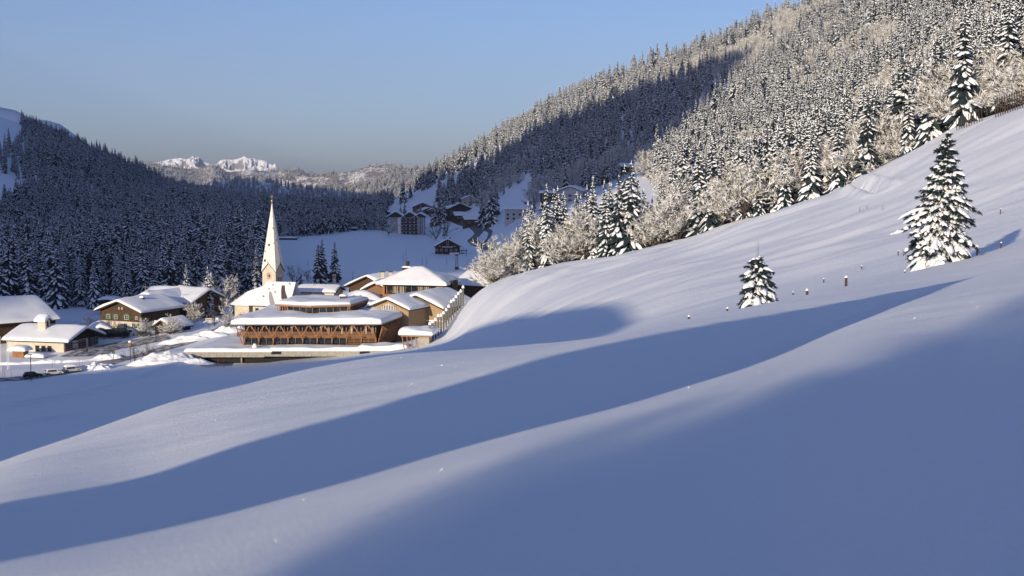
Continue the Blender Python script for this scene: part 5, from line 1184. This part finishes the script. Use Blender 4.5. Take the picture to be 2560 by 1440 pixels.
# ---------------- hero spruces on the slope ----------------
def hero(px, py, Y, h, r_, seed, whorls, nb, lab, snow=.9, sub=5, top=0, lean=(0,0), ps=1.0):
    rd = random.Random(seed); p = P(px, py, Y); p.z = float(ground(p.x, p.y)) - .15
    root = empty('spruce_tree', tuple(p), 0); tag(root, lab, 'tree'); root.rotation_euler = (lean[0], lean[1], 0)
    tr = MB(); tr.tube((0,0,-.6),(0,0,h*.6),h*.016,h*.008,8,False); tr.tube((0,0,h*.6),(0,0,h*.97),h*.008,.012,6,False); tr.build('trunk', M['bark'], root)
    cr_ = MB(); sn = MB(); sn.sm = True
    def needles(p0, d, L_, w, dens):         # a spray of short dark shoots round a twig
        n = max(5, int(L_*dens)); d = d.normalized(); sd_ = d.cross(Vector((0,0,1))).normalized()
        for k in range(n):
            f = (k+rd.random())/n; c = p0 + d*L_*f + Vector((0,0,-.12*L_*f*f)); a = rd.uniform(0, 6.28)
            o = (sd_*math.cos(a) + Vector((0,0,1))*(math.sin(a)*.7-.35) + d*.7).normalized(); ll = w*(1.15-.75*f)*rd.uniform(.7,1.2); q = o.cross(d).normalized()*ll*.16
            cr_.add([c-q, c+q, c+o*ll], [(0,1,2)])
    def pad(p0, d, L_, w, t):                # a drooping pillow of snow lying along a bough
        w *= ps; t *= ps; d = d.normalized(); sd_ = d.cross(Vector((0,0,1))).normalized(); n = 6; rings = []; b0 = len(sn.v); vs = []
        for i in range(n+1):
            f = i/n; c = p0 + d*L_*f + Vector((0,0,-.16*L_*f*f)); ww = w*math.sin(math.pi*min(1, .12+f*.9))**.6*rd.uniform(.8,1.15); tt = t*math.sin(math.pi*min(1,.1+f*.88))**.5*rd.uniform(.85,1.2)
            for a in (-1.25, -.75, -.25, .25, .75, 1.25): vs.append(c + sd_*math.sin(a)*ww + Vector((0,0,1))*(math.cos(a)*tt - .3*abs(math.sin(a))**3*ww))
        sn.add(vs, [(i*6+k, i*6+k+1, (i+1)*6+k+1, (i+1)*6+k) for i in range(n) for k in range(5)] + [(0,1,2,3,4,5)[::-1], tuple(n*6+k for k in range(6))])
    for w in range(whorls):
        t = ((w+rd.uniform(-.25,.25))/whorls); t = max(0, t); z0 = h*(.01+.955*t); Lr = r_*(1-t)**.82 + .1
        n = nb if t < .75 else max(5, nb-3); a0 = rd.uniform(0, 6.28)
        for k in range(n):
            a = a0+k*6.283/n+rd.uniform(-.3,.3); Lb = Lr*rd.uniform(.5, 1.2)*(1+.16*math.sin(a*2+seed+t*9)); zz = z0+rd.uniform(-.9,.9)*h/whorls
            slope = .38 - .95*(1-t)*rd.uniform(.7,1.25); d = Vector((math.cos(a), math.sin(a), slope)).normalized(); p0 = Vector((0,0,zz))
            mid = p0 + d*Lb*.55; d2 = Vector((d.x, d.y, d.z-.22-.25*(1-t))).normalized(); end = mid + d2*Lb*.5
            cr_.tube(p0, mid, .035, .02, 3, False); cr_.tube(mid, end, .02, .008, 3, False)
            needles(p0+d*Lb*.15, d, Lb*.5, .30+.10*Lb, 26); needles(mid, d2, Lb*.52, .26+.08*Lb, 30)
            sd_ = d.cross(Vector((0,0,1))).normalized()
            for j in range(sub):
                f = (j+.6)/sub; bp = p0.lerp(mid, f*1.8) if f < .55 else mid.lerp(end, (f-.55)/.45)
                for s in (-1, 1):
                    ds = (d2*.8 + sd_*s*.85 + Vector((0,0,-.34))).normalized(); ls = Lb*.38*(1.15-f)*rd.uniform(.8,1.2)
                    needles(bp, ds, ls, .2+.06*Lb, 26)
                    if rd.random() < snow*.75 and ls > .2: pad(bp+Vector((0,0,.05)), ds, ls*.95, .05+.045*Lb, .04+.03*Lb)
            if rd.random() < snow*.8 and Lb > .15: pad(p0+d*Lb*rd.uniform(.25,.5)+Vector((0,0,.08)), (d+d2*1.5), Lb*rd.uniform(.4,.75), (.05+.085*Lb)*rd.uniform(.5,1.3), (.05+.06*Lb)*rd.uniform(.6,1.3))
    for q in range(top): MB().tube((.09*q-.04,.02,h*.93),(.09*q-.04,.02,h*(1.27-.01*q)),.009,.006,4).build('leader', M['bark'], root)
    cr_.build('crown', M['needle'], root, False); o_s = sn.build('snow', M['snow_tree'], root, True); o_s['kind'] = 'stuff'; return root
hero(2352, 668, 82, 8.8, 2.6, 5, 32, 12, 'large spruce heavy with snow pads standing on the sunlit slope at right', 1.0, 5, 0, (0,R(1)), 1.2)
hero(1892, 777, 73, 3.1, 1.55, 8, 16, 9, 'small young spruce with twin bare leaders on the sunlit slope', 1.0, 4, 2, (0,0), 1.45)
# ---------------- posts, fence and marks on the slope ----------------
FP = [(1722,806,63,.35,'stubby snow dusted stump at the shadow edge left of the small spruce'),(1818,776,68,.4,'low broken post just left of the small spruce'),(2018,739,71,.55,'short stout post right of the small spruce'),(2115,722,73,1.0,'tallest weathered post between the two spruces'),
      (1983,711,95,.4,'thin post in the dip above the small spruce'),(2060,686,105,.55,'post further up the dip between the spruces'),(2155,652,112,.5,'thin post nearer the large spruce'),(2246,612,118,.7,'post just left of the large spruce'),(2443,640,84,.75,'leaning post at the right foot of the large spruce'),
      (2502,621,87,.75,'post with a fin of snow right of the large spruce'),(2501,524,130,.9,'lone post high on the slope at the right'),(2206,522,190,1.6,'reddish thin stake high on the slope'),(2150,492,200,1.2,'very thin stake beside the forest edge'),(2168,493,200,1.2,'second very thin stake beside the forest edge'),(2262,686,77,.25,'tiny stub below the large spruce')]
for px_, py_, Y_2, h, lab in FP:
    h *= .5 if Y_2 < 100 else .6
    p = P(px_, py_, Y_2); p.z = float(ground(p.x, p.y)); o = empty('fence_post', tuple(p), random.uniform(0,1)); tag(o, lab, 'post', 'old posts on the snow slope'); o.rotation_euler = (random.uniform(-.06,.06), random.uniform(-.1,.1), random.uniform(0,1))
    w = .05 if Y_2 < 150 else .035; w *= (1.5 if 'stout' in lab or 'tallest' in lab else 1)
    m = MB(); m.tube((0,0,-.4),(0,0,h),w*1.1,w,7); m.build('post', M['shingle_red'] if 'reddish' in lab else M['dark_wood'], o)
    s_ = MB(); s_.ball((0,0,h-.01), w*1.3, 7, 4, (1,1,1.3), .1, True); s_.build('snow_cap', M['snow'], o, True)
FN = empty('snow_fence', (0,0,0)); a_ = P(2490, 290, 258); b_ = P(2570, 258, 250); tag(FN, 'slatted snow fence along the upper forest edge at the right border', 'fence'); FN.location = (a_.x, a_.y, 0)
for k in range(22):
    t = k/13; x = (b_.x-a_.x)*t; y = (b_.y-a_.y)*t; z = float(ground(a_.x+x, a_.y+y)); pk_ = MB().beam((x,y,z-.3),(x-.35,y,z+3.6),.14,.14).build('picket', M['bark'], FN)
    if k < 21:
        x2 = (b_.x-a_.x)*(k+1)/13; y2 = (b_.y-a_.y)*(k+1)/13; z2 = float(ground(a_.x+x2, a_.y+y2))
        for q in (2.0, 3.2): MB().beam((x-.2,y,z+q),(x2-.2,y2,z2+q),.08,.1).build('rail', M['bark'], FN)
F2 = empty('snow_fence', (0,0,0)); a_ = P(2392, 345, 270); b_ = P(2455, 310, 264); tag(F2, 'second snow fence left of the first, below the frosted spruces', 'fence'); F2.location = (a_.x, a_.y, 0)
for k in range(11):
    t = k/10; x = (b_.x-a_.x)*t; y = (b_.y-a_.y)*t; z = float(ground(a_.x+x, a_.y+y)); MB().beam((x,y,z-.3),(x-.3,y,z+2.6),.12,.12).build('picket', M['bark'], F2)
mound(2246, 150, 1.1, 1.0, .75, 'round snow covered boulder left of the large spruce', 0, 60)
mound(2222, 152, .7, .5, .35, 'small snow lump beside the round snow covered boulder', 0, 61)
mound(2093, 292, 2.2, 1.4, 1.1, 'snow hump at the upper end of the trench by the forest', 0, 62)
# ---------------- thin valley haze ----------------
M['haze'] = bpy.data.materials.new('haze'); M['haze'].use_nodes = True
N_ = M['haze'].node_tree.nodes
for n in list(N_): N_.remove(n)
oo = N_.new('ShaderNodeOutputMaterial'); pv = N_.new('ShaderNodeVolumePrincipled'); pv.inputs['Color'].default_value = (.56,.66,.95,1); pv.inputs['Density'].default_value = HAZE
pv.inputs['Anisotropy'].default_value = 0.0; M['haze'].node_tree.links.new(pv.outputs[0], oo.inputs['Volume'])
hz = MB().box(-14000, 14000, -9000, 14000, -1500, 1250).build('haze', M['haze']); tag(hz, 'thin bluish morning haze filling the valley', kind='stuff')
# ---------------- coarse snow crystals, facets aimed to glint the sun at the camera ----------------
def glints():
    rg = random.Random(21); m = MB(); Ld = Vector((-math.sin(SUN_AZ)*math.cos(SUN_EL), -math.cos(SUN_AZ)*math.cos(SUN_EL), math.sin(SUN_EL)))
    near = [(760,1252,8),(692,1358,6),(190,1352,8.5),(980,1287,8),(1102,1180,10),(1328,1165,9),(1413,1118,9.6),(1535,1092,9.5),(1603,1090,9.2),(1722,970,13),(1783,958,13.5),(1815,985,12),(1897,932,14.5),(2068,872,19),(2286,798,25),(2437,725,34),(2428,757,28),(2443,772,26),(148,1346,8.8),(1555,1020,12)]
    for px_, py_, Y_g in near:
        u_, v_ = uv(px_, py_); x = float(u_)*Y_g
        s_, hh, Yv, zv = sh_at(px_, py_); p = Vector((float(u_)*Yv, Yv, zv+.006))
        nrm = (Ld - p.normalized()).normalized(); a = nrm.cross(Vector((0,0,1))).normalized(); b = nrm.cross(a); r_ = .0012*(Yv/8)**.5
        m.add([p + (a*math.cos(t)+b*math.sin(t))*r_ for t in (0,1.05,2.1,3.14,4.19,5.24)], [(0,1,2,3,4,5)])
    for k in range(260):
        px_ = rg.uniform(0, 1500); c = 1262 - .236*px_ - rg.uniform(15, 150)
        s_, hh, Yv, zv = sh_at(px_, c); 
        if Yv > 60: continue
        u_, v_ = uv(px_, c); p = Vector((float(u_)*Yv, Yv, zv+.01)); nrm = (Ld - p.normalized()).normalized() + Vector((rg.uniform(-.2,.2), rg.uniform(-.2,.2), rg.uniform(-.2,.2))); nrm.normalize(); a = nrm.cross(Vector((0,0,1))).normalized(); b = nrm.cross(a); r_ = .0019*rg.uniform(.4,1.2)*Yv/20
        m.add([p + (a*math.cos(t)+b*math.sin(t))*r_ for t in (0,1.05,2.1,3.14,4.19,5.24)], [(0,1,2,3,4,5)])
    M['crystal'] = mat('crystal', (.95,.95,.95), .34, .5, 1.0)
    tag(m.build('glint_crystals', M['crystal']), 'snow crystals on the near slope, facets turned to glint the sun at the camera', kind='stuff')
glints()
